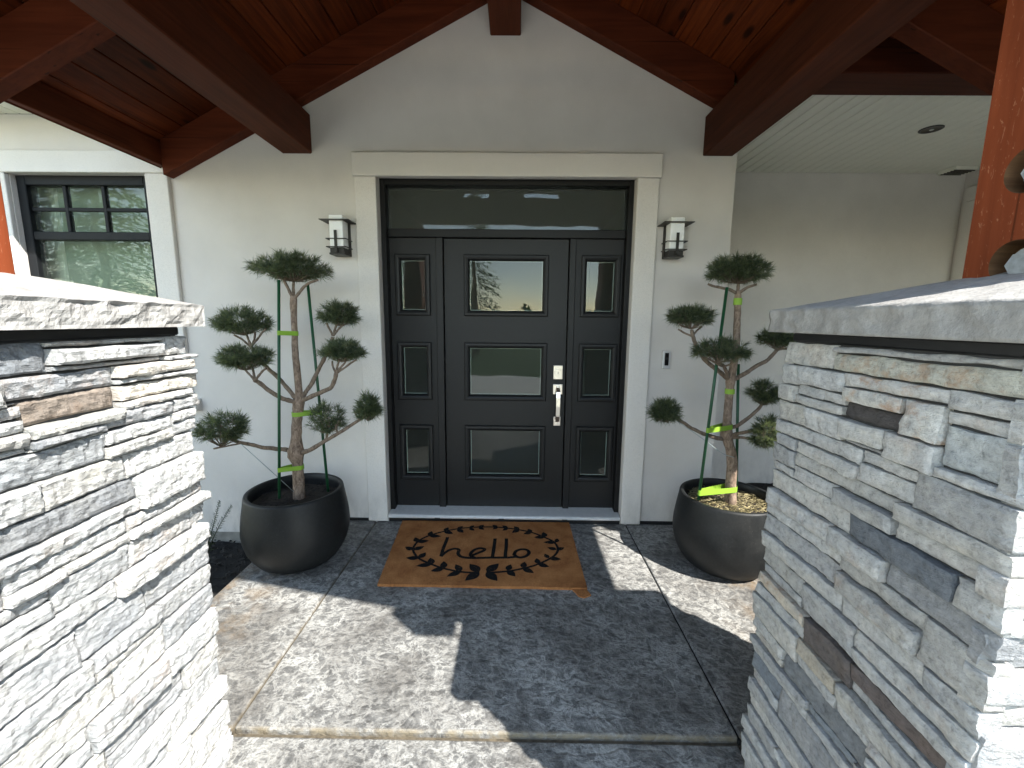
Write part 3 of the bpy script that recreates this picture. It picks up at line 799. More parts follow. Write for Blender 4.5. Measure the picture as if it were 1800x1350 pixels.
def fx(*rows):
    """(u0,u1,z0,z1) with u the distance from the far corner"""
    return list(rows)
R_FIX = fx((-.012, .185, 1.404, 1.467), (.185, .62, 1.449, 1.467), (.185, .62, 1.404, 1.449),
 (-.014, .065, 1.345, 1.404), (.065, .235, 1.352, 1.404), (-.014, .06, 1.296, 1.345), (.06, .165, 1.322, 1.352), (.165, .235, 1.322, 1.352), (.06, .232, 1.296, 1.322),
 (.235, .475, 1.372, 1.404), (.235, .392, 1.336, 1.372), (.232, .392, 1.296, 1.336), (.392, .475, 1.296, 1.372), (.475, .62, 1.366, 1.404), (.475, .62, 1.338, 1.366), (.475, .62, 1.258, 1.338),
 (-.012, .11, 1.236, 1.296), (.11, .235, 1.236, 1.296), (.235, .36, 1.248, 1.296), (.36, .475, 1.236, 1.296), (.235, .36, 1.236, 1.248), (.475, .62, 1.236, 1.258),
 (-.014, .30, 1.196, 1.236), (-.008, .08, 1.160, 1.196), (.08, .30, 1.160, 1.196), (.30, .44, 1.206, 1.236), (.30, .44, 1.160, 1.206), (.44, .62, 1.160, 1.236),
 (-.016, .08, 1.106, 1.160), (.08, .41, 1.122, 1.160), (.08, .24, 1.080, 1.122), (.24, .41, 1.080, 1.122), (.41, .62, 1.120, 1.160), (.41, .62, 1.080, 1.120), (-.010, .08, 1.080, 1.106),
 (-.012, .29, 1.020, 1.080), (.29, .54, 1.020, 1.080), (.54, .62, 1.020, 1.080))
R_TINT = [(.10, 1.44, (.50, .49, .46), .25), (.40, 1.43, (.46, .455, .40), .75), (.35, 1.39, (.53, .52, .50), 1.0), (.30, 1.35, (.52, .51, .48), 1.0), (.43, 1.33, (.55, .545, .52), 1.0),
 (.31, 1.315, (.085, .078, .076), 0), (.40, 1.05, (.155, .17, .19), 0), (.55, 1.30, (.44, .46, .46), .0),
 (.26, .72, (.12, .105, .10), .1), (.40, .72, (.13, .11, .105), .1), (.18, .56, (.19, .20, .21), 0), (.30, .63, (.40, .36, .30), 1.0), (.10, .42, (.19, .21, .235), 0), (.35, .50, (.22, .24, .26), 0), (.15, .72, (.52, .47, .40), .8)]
L_FIX = fx((.19, .37, 1.452, 1.467), (-.012, .075, 1.412, 1.467), (.075, .37, 1.414, 1.452), (.37, .62, 1.400, 1.467), (.19, .075, 1.452, 1.467) if False else (.075, .19, 1.452, 1.467),
 (.075, .37, 1.400, 1.414), (-.010, .075, 1.400, 1.412),
 (.47, .62, 1.345, 1.400), (.23, .47, 1.352, 1.400), (-.014, .23, 1.368, 1.400), (-.014, .23, 1.352, 1.368),
 (.23, .435, 1.298, 1.352), (-.014, .23, 1.312, 1.352), (.435, .62, 1.318, 1.345), (.435, .62, 1.290, 1.318), (.435, .47, 1.345, 1.352),
 (.0, .08, 1.290, 1.312), (.08, .23, 1.290, 1.312), (.23, .435, 1.270, 1.298), (.435, .62, 1.262, 1.290),
 (-.014, .08, 1.252, 1.290), (.08, .28, 1.250, 1.290), (.28, .435, 1.250, 1.270), (.435, .62, 1.246, 1.262),
 (.28, .62, 1.180, 1.246), (.08, .28, 1.212, 1.250), (-.014, .08, 1.220, 1.252), (.08, .28, 1.180, 1.212), (-.012, .08, 1.180, 1.220), (.28, .435, 1.246, 1.250))
L_TINT = [(.45, 1.43, (.19, .20, .21), 0), (.33, 1.33, (.215, .18, .15), .2), (.10, 1.33, (.55, .515, .455), .3), (.40, 1.21, (.30, .308, .312), 0), (.12, 1.38, (.54, .515, .47), .25), (.26, 1.10, (.21, .216, .222), 0), (.40, .80, (.33, .336, .34), 0), (.2, .80, (.35, .355, .36), 0), (.12, .62, (.33, .336, .34), 0), (.35, 1.28, (.42, .41, .38), 0)]
GP = 'stone pillars flanking the walkway'
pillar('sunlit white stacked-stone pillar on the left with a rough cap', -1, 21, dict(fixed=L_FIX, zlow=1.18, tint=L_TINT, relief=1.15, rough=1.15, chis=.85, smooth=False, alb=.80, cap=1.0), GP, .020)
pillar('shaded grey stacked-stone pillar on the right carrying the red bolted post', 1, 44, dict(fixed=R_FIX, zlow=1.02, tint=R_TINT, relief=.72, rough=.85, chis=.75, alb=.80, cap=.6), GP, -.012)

# traced outlines, metres
TREE_L = {'trunk':[(-1.287,-0.5,0.362,0.0357),(-1.282,-0.5,0.49,0.034),(-1.281,-0.5,0.621,0.0323),(-1.287,-0.5,0.687,0.0493),(-1.278,-0.5,0.768,0.0323),(-1.273,-0.5,0.84,0.0306),(-1.26,-0.5,0.93,0.0289),(-1.248,-0.5,1.009,0.034),(-1.242,-0.5,1.055,0.0221),(-1.246,-0.5,1.246,0.0195),(-1.249,-0.5,1.315,0.0187),(-1.242,-0.5,1.518,0.017),(-1.24,-0.5,1.617,0.0204),(-1.236,-0.5,1.65,0.0153)],'branches':[[(-1.238,-0.5,1.627,0.0102),(-1.264,-0.5,1.689,0.0091),(-1.293,-0.5,1.748,0.0079),(-1.349,-0.5,1.767,0.0068)],[(-1.237,-0.5,1.634,0.0102),(-1.246,-0.475,1.701,0.0086),(-1.255,-0.45,1.763,0.0069)],[(-1.238,-0.5,1.627,0.0102),(-1.191,-0.507,1.676,0.009),(-1.141,-0.513,1.719,0.0079),(-1.073,-0.52,1.741,0.0067)],[(-1.265,-0.5,1.012,0.0153),(-1.306,-0.52,1.029,0.0145),(-1.332,-0.54,1.047,0.0137),(-1.398,-0.56,1.101,0.0129),(-1.437,-0.58,1.145,0.0122),(-1.444,-0.6,1.161,0.0114)],[(-1.444,-0.6,1.161,0.0082),(-1.468,-0.6,1.188,0.0065),(-1.499,-0.6,1.221,0.0049)],[(-1.44,-0.6,1.161,0.0082),(-1.459,-0.58,1.202,0.0066),(-1.476,-0.56,1.233,0.005)],[(-1.437,-0.6,1.161,0.0082),(-1.401,-0.61,1.2,0.0065),(-1.36,-0.62,1.231,0.0049)],[(-1.267,-0.5,1.037,0.0136),(-1.329,-0.48,1.103,0.013),(-1.395,-0.46,1.167,0.0124),(-1.453,-0.44,1.21,0.0118),(-1.52,-0.42,1.271,0.0112),(-1.57,-0.4,1.332,0.0106)],[(-1.57,-0.4,1.332,0.0071),(-1.62,-0.4,1.378,0.0062),(-1.674,-0.4,1.413,0.0053)],[(-1.57,-0.4,1.332,0.0088),(-1.594,-0.39,1.381,0.0071),(-1.615,-0.38,1.423,0.0053)],[(-1.57,-0.4,1.34,0.0071),(-1.545,-0.41,1.39,0.0062),(-1.532,-0.42,1.432,0.0053)],[(-1.566,-0.4,1.347,0.0071),(-1.507,-0.425,1.405,0.0061),(-1.446,-0.45,1.454,0.0052)],[(-1.23,-0.5,1.016,0.0153),(-1.198,-0.52,1.034,0.0145),(-1.117,-0.54,1.07,0.0137),(-1.028,-0.56,1.109,0.0129),(-0.986,-0.58,1.163,0.0122),(-0.968,-0.6,1.203,0.0114)],[(-0.968,-0.6,1.203,0.0065),(-0.987,-0.59,1.242,0.0057),(-0.993,-0.58,1.274,0.0049)],[(-0.968,-0.6,1.203,0.0082),(-0.952,-0.61,1.244,0.0065),(-0.936,-0.62,1.278,0.0049)],[(-0.968,-0.6,1.203,0.0065),(-0.925,-0.62,1.246,0.0057),(-0.889,-0.64,1.277,0.0048)],[(-0.965,-0.6,1.203,0.0065),(-0.901,-0.63,1.244,0.0056),(-0.823,-0.66,1.29,0.0048)],[(-1.225,-0.5,1.037,0.0136),(-1.211,-0.483,1.07,0.0131),(-1.173,-0.467,1.131,0.0126),(-1.137,-0.45,1.207,0.0121),(-1.102,-0.433,1.283,0.0116),(-1.074,-0.417,1.353,0.0111),(-1.06,-0.4,1.408,0.0106)],[(-1.06,-0.4,1.415,0.0071),(-1.079,-0.4,1.457,0.0062),(-1.094,-0.4,1.495,0.0053)],[(-1.06,-0.4,1.415,0.0088),(-1.043,-0.4,1.457,0.0071),(-1.02,-0.4,1.503,0.0053)],[(-1.056,-0.4,1.419,0.0071),(-1.022,-0.41,1.451,0.0062),(-0.981,-0.42,1.486,0.0053)],[(-1.315,-0.5,0.698,0.0153),(-1.344,-0.523,0.716,0.0142),(-1.383,-0.546,0.729,0.0131),(-1.455,-0.569,0.746,0.012),(-1.508,-0.591,0.77,0.011),(-1.56,-0.614,0.79,0.01),(-1.623,-0.637,0.824,0.009),(-1.675,-0.66,0.843,0.008)],[(-1.54,-0.62,0.785,0.0049),(-1.612,-0.64,0.773,0.0048),(-1.68,-0.66,0.761,0.0048)],[(-1.559,-0.64,0.801,0.0064),(-1.598,-0.65,0.859,0.0056),(-1.636,-0.66,0.912,0.0048)],[(-1.259,-0.5,0.688,0.0153),(-1.207,-0.53,0.712,0.014),(-1.148,-0.56,0.74,0.0127),(-1.055,-0.59,0.8,0.0115),(-0.965,-0.62,0.851,0.0103),(-0.829,-0.65,0.939,0.0091),(-0.778,-0.68,0.967,0.0079)],[(-1.055,-0.59,0.8,0.0082),(-1.032,-0.605,0.853,0.0065),(-1.008,-0.62,0.92,0.0049)],[(-0.969,-0.61,0.849,0.0065),(-0.974,-0.625,0.894,0.0057),(-0.939,-0.64,0.939,0.0048)],[(-0.815,-0.67,0.947,0.0048),(-0.834,-0.675,0.982,0.004),(-0.841,-0.68,1.009,0.0032)]],'pads':[(-1.238,-0.5,1.798,0.252,0.092,0.55,1.3),(-1.618,-0.4,1.483,0.199,0.091,0.6,1.1),(-1.485,-0.6,1.283,0.184,0.076,0.6,1.0),(-1.015,-0.4,1.535,0.151,0.085,0.6,1.0),(-0.912,-0.62,1.332,0.152,0.07,0.6,1.0),(-1.609,-0.66,0.874,0.173,0.109,0.7,0.85),(-1.035,-0.61,0.919,0.133,0.12,0.8,0.6),(-0.756,-0.6799999999999999,1.008,0.094,0.088,0.9,0.9)],'stakes':[[(-1.273,-0.58,1.734,0.0082),(-1.353,-0.6,0.435,0.009)],[(-1.172,-0.45,1.72,0.0087),(-1.126,-0.44,0.415,0.0096)]],'wire':[(-1.54,-0.63,0.785,0.0026),(-1.296,-0.54,0.454,0.0027)]}
TREE_R = {'trunk':[(1.435,-0.5,0.37,0.0357),(1.428,-0.5,0.453,0.034),(1.422,-0.5,0.565,0.0306),(1.422,-0.5,0.638,0.0306),(1.408,-0.5,0.729,0.0289),(1.385,-0.5,0.794,0.0289),(1.37,-0.5,0.844,0.0374),(1.369,-0.5,0.898,0.0263),(1.366,-0.5,1.014,0.0238),(1.367,-0.5,1.119,0.0229),(1.366,-0.5,1.178,0.0272),(1.376,-0.5,1.257,0.0212),(1.381,-0.5,1.392,0.0204),(1.374,-0.5,1.542,0.0187),(1.367,-0.5,1.657,0.0187),(1.364,-0.5,1.699,0.0153)],'branches':[[(1.362,-0.5,1.686,0.0102),(1.299,-0.517,1.71,0.009),(1.231,-0.533,1.718,0.0078),(1.168,-0.55,1.732,0.0067)],[(1.364,-0.5,1.693,0.0102),(1.368,-0.485,1.739,0.0085),(1.375,-0.47,1.779,0.0069)],[(1.368,-0.5,1.686,0.0102),(1.411,-0.5,1.719,0.0085),(1.469,-0.5,1.739,0.0068)],[(1.362,-0.5,1.178,0.0153),(1.307,-0.503,1.215,0.0144),(1.255,-0.507,1.253,0.0136),(1.199,-0.51,1.3,0.0127),(1.156,-0.513,1.357,0.0118),(1.12,-0.517,1.427,0.011),(1.105,-0.52,1.474,0.0101)],[(1.119,-0.5,1.433,0.0068),(1.078,-0.5,1.453,0.0059),(1.033,-0.5,1.476,0.0051)],[(1.122,-0.5,1.44,0.0068),(1.14,-0.5,1.467,0.0059),(1.172,-0.5,1.494,0.0051)],[(1.352,-0.5,1.178,0.0119),(1.315,-0.547,1.228,0.0106),(1.269,-0.593,1.273,0.0093),(1.215,-0.64,1.299,0.008)],[(1.269,-0.6,1.267,0.0065),(1.286,-0.63,1.283,0.0056),(1.3,-0.66,1.315,0.0048)],[(1.253,-0.62,1.272,0.0065),(1.193,-0.64,1.299,0.0056),(1.134,-0.66,1.326,0.0048)],[(1.386,-0.5,1.178,0.0136),(1.41,-0.49,1.191,0.013),(1.464,-0.48,1.218,0.0123),(1.524,-0.47,1.255,0.0117),(1.601,-0.46,1.3,0.011),(1.656,-0.45,1.358,0.0104)],[(1.656,-0.45,1.358,0.0069),(1.622,-0.45,1.385,0.0061),(1.579,-0.45,1.412,0.0052)],[(1.656,-0.45,1.358,0.0069),(1.652,-0.45,1.392,0.0061),(1.649,-0.45,1.423,0.0052)],[(1.656,-0.45,1.358,0.0069),(1.696,-0.45,1.365,0.0061),(1.744,-0.45,1.366,0.0052)],[(1.348,-0.5,0.815,0.0136),(1.308,-0.524,0.825,0.0125),(1.231,-0.548,0.848,0.0113),(1.126,-0.572,0.896,0.0102),(1.035,-0.596,0.952,0.0092),(0.975,-0.62,0.977,0.0081)],[(1.391,-0.5,0.884,0.0119),(1.443,-0.495,0.904,0.0111),(1.514,-0.49,0.957,0.0102),(1.554,-0.485,0.996,0.0094),(1.584,-0.48,1.038,0.0086)],[(1.572,-0.5,1.041,0.0068),(1.608,-0.5,1.063,0.0059),(1.641,-0.5,1.077,0.0051)],[(1.389,-0.5,0.83,0.0119),(1.42,-0.553,0.863,0.0105),(1.476,-0.607,0.899,0.0092),(1.49,-0.66,0.916,0.008)],[(1.389,-0.5,0.819,0.0102),(1.423,-0.553,0.838,0.0089),(1.454,-0.607,0.847,0.0076),(1.49,-0.66,0.849,0.0064)]],'pads':[(1.353,-0.5,1.805,0.201,0.093,0.7,1.4),(1.098,-0.52,1.543,0.157,0.072,0.7,1.0),(1.218,-0.65,1.361,0.177,0.079,0.7,0.75),(1.65,-0.45,1.416,0.133,0.068,0.7,0.8),(0.946,-0.62,0.993,0.11,0.077,0.8,1.0),(1.588,-0.48,1.086,0.118,0.084,0.8,0.8),(1.513,-0.66,0.877,0.104,0.106,0.9,1.0)],'stakes':[[(1.27,-0.56,1.716,0.0083),(1.177,-0.62,0.472,0.0089)],[(1.436,-0.44,1.268,0.0087),(1.499,-0.44,0.39,0.0096)]],'wire':[(1.006,-0.61,0.958,0.0029),(1.114,-0.593,0.887,0.0029),(1.221,-0.575,0.814,0.003),(1.327,-0.557,0.739,0.003),(1.407,-0.54,0.71,0.003)]}
HELLO = [[(-0.386,-0.278),(-0.388,-0.353),(-0.391,-0.412),(-0.389,-0.504)],[(-0.388,-0.507),(-0.371,-0.469),(-0.342,-0.432),(-0.309,-0.418),(-0.285,-0.434),(-0.285,-0.474),(-0.266,-0.508),(-0.226,-0.524),(-0.166,-0.526),(-0.065,-0.518)],[(-0.193,-0.499),(-0.154,-0.466),(-0.122,-0.438),(-0.119,-0.416),(-0.151,-0.409),(-0.184,-0.431),(-0.202,-0.472),(-0.197,-0.503),(-0.171,-0.523)],[(-0.054,-0.287),(-0.055,-0.378),(-0.059,-0.507)],[(-0.073,-0.519),(-0.022,-0.519),(0.02,-0.516)],[(0.025,-0.285),(0.026,-0.392),(0.023,-0.497),(0.033,-0.516),(0.058,-0.514),(0.088,-0.507)],[(0.079,-0.48),(0.092,-0.44),(0.127,-0.416),(0.162,-0.422),(0.177,-0.451),(0.163,-0.489),(0.13,-0.512),(0.101,-0.509),(0.079,-0.48)]]
STEM = [(-0.135,-0.683),(-0.231,-0.679),(-0.349,-0.645),(-0.449,-0.593),(-0.529,-0.535),(-0.585,-0.442),(-0.582,-0.341),(-0.527,-0.258),(-0.427,-0.189),(-0.319,-0.143),(-0.234,-0.124),(-0.147,-0.114),(-0.049,-0.115),(0.029,-0.127),(0.116,-0.15),(0.211,-0.19),(0.292,-0.253),(0.352,-0.315),(0.37,-0.408),(0.336,-0.489),(0.263,-0.559),(0.195,-0.605),(0.121,-0.638),(0.04,-0.665),(-0.075,-0.682)]
LEAVES = [((-0.129,-0.676),(-0.197,-0.593)),((-0.129,-0.676),(-0.205,-0.766)),((-0.086,-0.675),(-0.015,-0.584)),((-0.086,-0.675),(-0.016,-0.765)),((-0.24,-0.672),(-0.283,-0.6)),((-0.24,-0.672),(-0.319,-0.728)),((-0.349,-0.645),(-0.362,-0.568)),((-0.349,-0.645),(-0.424,-0.677)),((-0.43,-0.604),(-0.454,-0.53)),((-0.43,-0.604),(-0.525,-0.624)),((-0.524,-0.538),(-0.496,-0.469)),((-0.524,-0.538),(-0.609,-0.537)),((-0.585,-0.442),(-0.648,-0.403)),((-0.585,-0.442),(-0.521,-0.394)),((-0.582,-0.341),(-0.611,-0.279)),((-0.582,-0.341),(-0.505,-0.321)),((-0.519,-0.252),(-0.513,-0.188)),((-0.519,-0.252),(-0.433,-0.261)),((-0.423,-0.185),(-0.403,-0.129)),((-0.423,-0.185),(-0.355,-0.225)),((-0.332,-0.151),(-0.299,-0.106)),((-0.332,-0.151),(-0.284,-0.204)),((-0.247,-0.135),(-0.217,-0.093)),((-0.247,-0.135),(-0.209,-0.173)),((-0.18,-0.123),(-0.145,-0.081)),((-0.18,-0.123),(-0.139,-0.157)),((-0.045,-0.115),(-0.085,-0.083)),((-0.045,-0.115),(-0.077,-0.15)),((0.029,-0.127),(-0.011,-0.087)),((0.029,-0.127),(-0.004,-0.167)),((0.111,-0.148),(0.077,-0.099)),((0.111,-0.148),(0.063,-0.198)),((0.201,-0.186),(0.179,-0.132)),((0.201,-0.186),(0.144,-0.211)),((0.297,-0.248),(0.287,-0.178)),((0.297,-0.248),(0.217,-0.256)),((0.369,-0.318),(0.379,-0.264)),((0.369,-0.318),(0.278,-0.32)),((0.361,-0.413),(0.301,-0.385)),((0.361,-0.413),(0.416,-0.385)),((0.3,-0.516),(0.278,-0.464)),((0.3,-0.516),(0.38,-0.526)),((0.229,-0.582),(0.224,-0.518)),((0.229,-0.582),(0.297,-0.614)),((0.133,-0.628),(0.147,-0.56)),((0.133,-0.628),(0.2,-0.681)),((0.04,-0.658),(0.059,-0.591)),((0.04,-0.658),(0.089,-0.718))]

# ================================================================ potted pines
def cat_smooth(pts, n=4):
    P = [Vector(p) for p in pts]
    if len(P) < 3: return P
    o = []
    for i in range(len(P)-1):
        a, b, c, d = P[max(i-1, 0)], P[i], P[i+1], P[min(i+2, len(P)-1)]
        for k in range(n):
            t = k/n; o.append(.5*((2*b)+(c-a)*t+(2*a-5*b+4*c-d)*t*t+(3*b-a-3*c+d)*t**3))
    o.append(P[-1]); return o

def smooth4(pts, n=4):
    a = cat_smooth([p[:3] for p in pts], n); r = cat_smooth([(p[3], 0, 0) for p in pts], n)
    return a, [max(.0012, q.x) for q in r]

def pine(pot_c, D, label, seed, litter_n, dry):
    rnd = random.Random(seed)
    t = thing('potted_pine', label, 'potted tree', (pot_c[0], pot_c[1], 0), 'cloud-pruned pines either side of the door')
    c = (pot_c[0], pot_c[1], 0)
    b = MB(); b.lathe([(.03, .004), (.185, .003), (.215, .012), (.243, .036), (.270, .075), (.292, .12), (.307, .175), (.3125, .225), (.309, .285), (.300, .35), (.290, .41), (.284, .448), (.281, .457), (.274, .461), (.262, .461), (.257, .456), (.256, .42), (.258, .37), (.255, .33)], c, 64)
    b.build('pot', M['pot'], t, smooth=True)
    rows = []
    for k in range(9):
        r = .256*k/8
        rows.append([(c[0]+max(r, .002)*cos(2*pi*i/40), c[1]+max(r, .002)*sin(2*pi*i/40), .385+.014*noise.noise(Vector((r*30, i*.7, seed)))+.012*(1-k/8)) for i in range(40)])
    b = MB(); b.grid(rows, True); b.build('soil', M['soil'], t, smooth=True)
    v, f = [], []
    for _ in range(litter_n):
        a = rnd.uniform(0, 2*pi); r = .245*sqrt(rnd.random()); p = Vector((c[0]+r*cos(a), c[1]+r*sin(a), .398+rnd.uniform(0, .018)))
        d = Vector((rnd.gauss(0, 1), rnd.gauss(0, 1), rnd.gauss(0, .25))).normalized()*rnd.uniform(.008, .028); s = d.cross(Vector((0, 0, 1))).normalized()*rnd.uniform(.0012, .0035)
        k = len(v); v += [p-d-s, p+d, p-d+s, p+Vector((0, 0, .003))]; f += [(k, k+1, k+3), (k+1, k+2, k+3)]
    pydata('needle_litter', v, f, M['litter'] if dry else M['chip'], t, kind='stuff')
    p, r = smooth4(D['trunk'], 4)
    p = [Vector((q.x+.0025*noise.noise(Vector((q.z*20, 1, seed))), q.y, q.z)) for q in p]; r = [q*(1+.10*noise.noise(Vector((i*.8, seed, 2)))) for i, q in enumerate(r)]
    b = MB(); b.tube(p, r, 14); tr_o = b.build('trunk', M['bark'], t, smooth=True)
    for br in D['branches']:
        p, r = smooth4(br, 4); p = [q+Vector((noise.noise(q*21), noise.noise(q*23+Vector((5, 1, 2))), noise.noise(q*19+Vector((1, 7, 3)))))*.0045 for q in p]; r = [q*(1+.22*noise.noise(Vector((i*.9, q*300, seed)))) for i, q in enumerate(r)]
        b = MB(); b.tube(p, r, 8); b.build('branch', M['twig'], t, smooth=True)
    tw = MB()
    ends = [Vector(br[-1][:3]) for br in D['branches']]
    for (x, y, z, hx, hz, flat, dens) in D['pads']:
        ctr = Vector((x, y, z)); hy = hx*.82
        near = min(ends, key=lambda q: (q-(ctr-Vector((0, 0, hz*.7)))).length)
        root = (ctr-Vector((0, 0, hz*.85))).lerp(near, .35 if (near-ctr).length < .3 else 0.0)
        V, F = [], []
        n_t = int((95+1900*hx*hy)*dens); L0 = .050
        ix, iy, iz = max(.03, hx-.026), max(.03, hy-.026), max(.028, hz-.012)
        for k in range(n_t):
            while True:
                q = Vector((rnd.uniform(-1, 1), rnd.uniform(-1, 1), rnd.uniform(-1, 1)))
                if .30 < q.length < 1: break
            if q.z < -.3: q.z *= .8
            tip = ctr+Vector((q.x*ix, q.y*iy, q.z*iz+.25*iz*(1-q.x*q.x-q.y*q.y)))
            ax = (Vector((q.x*1.0, q.y*1.0, .40+.75*q.z))).normalized()
            if k % 4 == 0:
                mid = (root+tip)/2+Vector((0, 0, -.012)); tw.tube([root, mid, tip], [.0032, .0022, .0012], 4, False)
            m = rnd.randint(26, 38)
            for _ in range(m):
                d = (ax*rnd.uniform(.35, 1.0)+Vector((rnd.gauss(0, .62), rnd.gauss(0, .62), rnd.gauss(0, .5)))).normalized()
                st = tip-ax*rnd.uniform(0, .022); L = L0*rnd.uniform(.62, 1.2); s = d.cross(Vector((rnd.gauss(0, 1), rnd.gauss(0, 1), rnd.gauss(0, 1)))).normalized()*.00110
                bend = Vector((0, 0, -1))*L*rnd.uniform(-.08, .16)
                md = st+d*L*.55; en = st+d*L+bend; k0 = len(V)
                V += [st-s*.7, st+s*.7, md+s, md-s, en]; F += [(k0, k0+1, k0+2, k0+3), (k0+3, k0+2, k0+4)]
        pydata('foliage_pad', V, F, M['needle'], t)
    tw.build('twigs', M['twig'], t, smooth=True, kind='stuff')
    for s_ in D['stakes']:
        p, r = smooth4(s_, 3); b = MB(); b.tube(p, [.0085]*len(p), 10); so_ = b.build('stake', M['stake'], t, smooth=True)
    p, r = smooth4(D['wire'], 3); b = MB(); b.tube(p, [.0022]*len(p), 6); b.build('tie_wire', M['wire'], t, smooth=True)
    def at(poly, z):
        P = [Vector(q[:3]) for q in poly]; R_ = [q[3] for q in poly]
        for a, c_, ra, rc in zip(P[:-1], P[1:], R_[:-1], R_[1:]):
            if min(a.z, c_.z) <= z <= max(a.z, c_.z) and abs(a.z-c_.z) > 1e-6:
                f_ = (z-a.z)/(c_.z-a.z); return a.lerp(c_, f_), ra+(rc-ra)*f_
        return P[-1], R_[-1]
    def band(zA, zB, hh, si):
        """flat strap looped round stake (si) and trunk"""
        B, rB = at(D['trunk'], zB); rB += .003
        if si is None: A, rA = B+Vector((.0005, 0, 0)), rB
        else: A, rA = at(D['stakes'][si], zA)[0], .0085
        d = B-A; ang = math.atan2(d.y, d.x); loop = []
        for k in range(9): a = ang+pi/2+pi*k/8; loop.append(A+Vector((cos(a), sin(a), 0))*(rA+.0012))
        for k in range(9): a = ang-pi/2+pi*k/8; loop.append(B+Vector((cos(a), sin(a), 0))*(rB+.0012))
        b = MB(); b.grid([[(q.x, q.y, q.z-hh/2) for q in loop], [(q.x, q.y, q.z+hh/2) for q in loop]], True); b.build('tie_tape', M['tape'], t)
    for a in D['tapes']: band(*a)
    return t

TL = dict(TREE_L); TR = dict(TREE_R)
TL['tapes'] = [(1.435, 1.430, .026, 0), (.940, .940, .026, 1), (.615, .600, .028, 0)]
TR['tapes'] = [(1.6, 1.640, .038, None), (1.115, 1.110, .030, None), (.893, .893, .030, 0), (.515, .500, .034, 0)]
pine((-1.303, -.505), TL, 'cloud-pruned pine in a black pot left of the door, all in shade', 5, 260, False)
pine((1.412, -.505), TR, 'cloud-pruned pine in a black pot right of the door, lower trunk and one pad sunlit', 9, 1500, True)
# ================================================================ doormat
mat_t = thing('doormat', 'brown coir doormat with a black leaf wreath and the word hello', 'doormat', (-.12, -.42, 0))
rnd = random.Random(4)
def lerp(a, b, t): return (a[0]+(b[0]-a[0])*t, a[1]+(b[1]-a[1])*t)
cs = [(-.765, -.030), (-.703, -.806), (.497, -.812), (.490, -.022)]
out = []
for i in range(4):
    for k in range(26):
        p = lerp(cs[i], cs[(i+1) % 4], k/26); q = .0035*noise.noise(Vector((p[0]*9, p[1]*9, 1)))+.0018*noise.noise(Vector((p[0]*60, p[1]*60, 1)))
        out.append((p[0]+q, p[1]+q))
b = MB(); b.prism(out, 2, .001, .0165); mat_o = b.build('mat_body', M['coir'], mat_t)
b = MB(); b.prism([(.405, -.805), (.492, -.805), (.512, -.862), (.470, -.885), (.440, -.872), (.425, -.835)], 2, .001, .008); b.build('corner_flap', M['coir'], mat_t)
v, f = [], []
for _ in range(16000):
    if rnd.random() < .35:
        i = rnd.randrange(4); p = lerp(cs[i], cs[(i+1) % 4], rnd.random()); z = rnd.uniform(.002, .016)
    else:
        a, c_ = rnd.random(), rnd.random(); p = lerp(lerp(cs[0], cs[1], a), lerp(cs[3], cs[2], a), c_); z = .0163
    d = Vector((rnd.gauss(0, .6), rnd.gauss(0, .6), abs(rnd.gauss(.5, .5)))).normalized()*rnd.uniform(.003, .0085); s = Vector((rnd.gauss(0, 1), rnd.gauss(0, 1), 0)).normalized()*.0009
    q = Vector((p[0], p[1], z)); k = len(v); v += [q-s, q+s, q+d]; f.append((k, k+1, k+2))
pydata('coir_fibres', v, f, M['coir'], mat_t, kind='stuff')
def ribbon(b, pts, wd, z, closed=False):
    P = cat_smooth([(p[0], p[1], 0) for p in pts], 6); rows = []
    for i, q in enumerate(P):
        a, c_ = P[max(i-1, 0)], P[min(i+1, len(P)-1)]; t = (c_-a).normalized(); n_ = Vector((-t.y, t.x, 0))
        ww = wd*(1+.08*noise.noise(Vector((q.x*70, q.y*70, 0))))
        e = t*wd*.35*((-1 if i == 0 else 0)+(1 if i == len(P)-1 else 0))
        rows.append([(q.x+e.x+n_.x*ww/2, q.y+e.y+n_.y*ww/2, z), (q.x+e.x-n_.x*ww/2, q.y+e.y-n_.y*ww/2, z)])
    b.grid(rows)
b = MB()
for i, s_ in enumerate(HELLO): ribbon(b, s_, .0235, .0182+.0002*i)
b.build('lettering', M['print'], mat_t)
b = MB(); ribbon(b, STEM, .0165, .0180); b.build('wreath_stem', M['print'], mat_t)
b0 = 0
for i, (ba, tip) in enumerate(LEAVES):
    A = Vector((*ba, 0)); B = Vector((*tip, 0)); d = B-A; L = d.length; n_ = Vector((-d.y, d.x, 0)).normalized(); wd = min(.044, L*.58) if i > 3 else .060
    pts = [A]
    for k in range(1, 7): t = k/7; pts.append(A+d*t+n_*wd*.5*sin(pi*t**.8)*1.05)
    pts.append(B)
    for k in range(6, 0, -1): t = k/7; pts.append(A+d*t-n_*wd*.5*sin(pi*t**.8)*1.05)
    z = .0184+.0002*(i % 4); b = MB(); b.face([(q.x, q.y, z) for q in pts]); b.build('wreath_leaf', M['print'], mat_t)

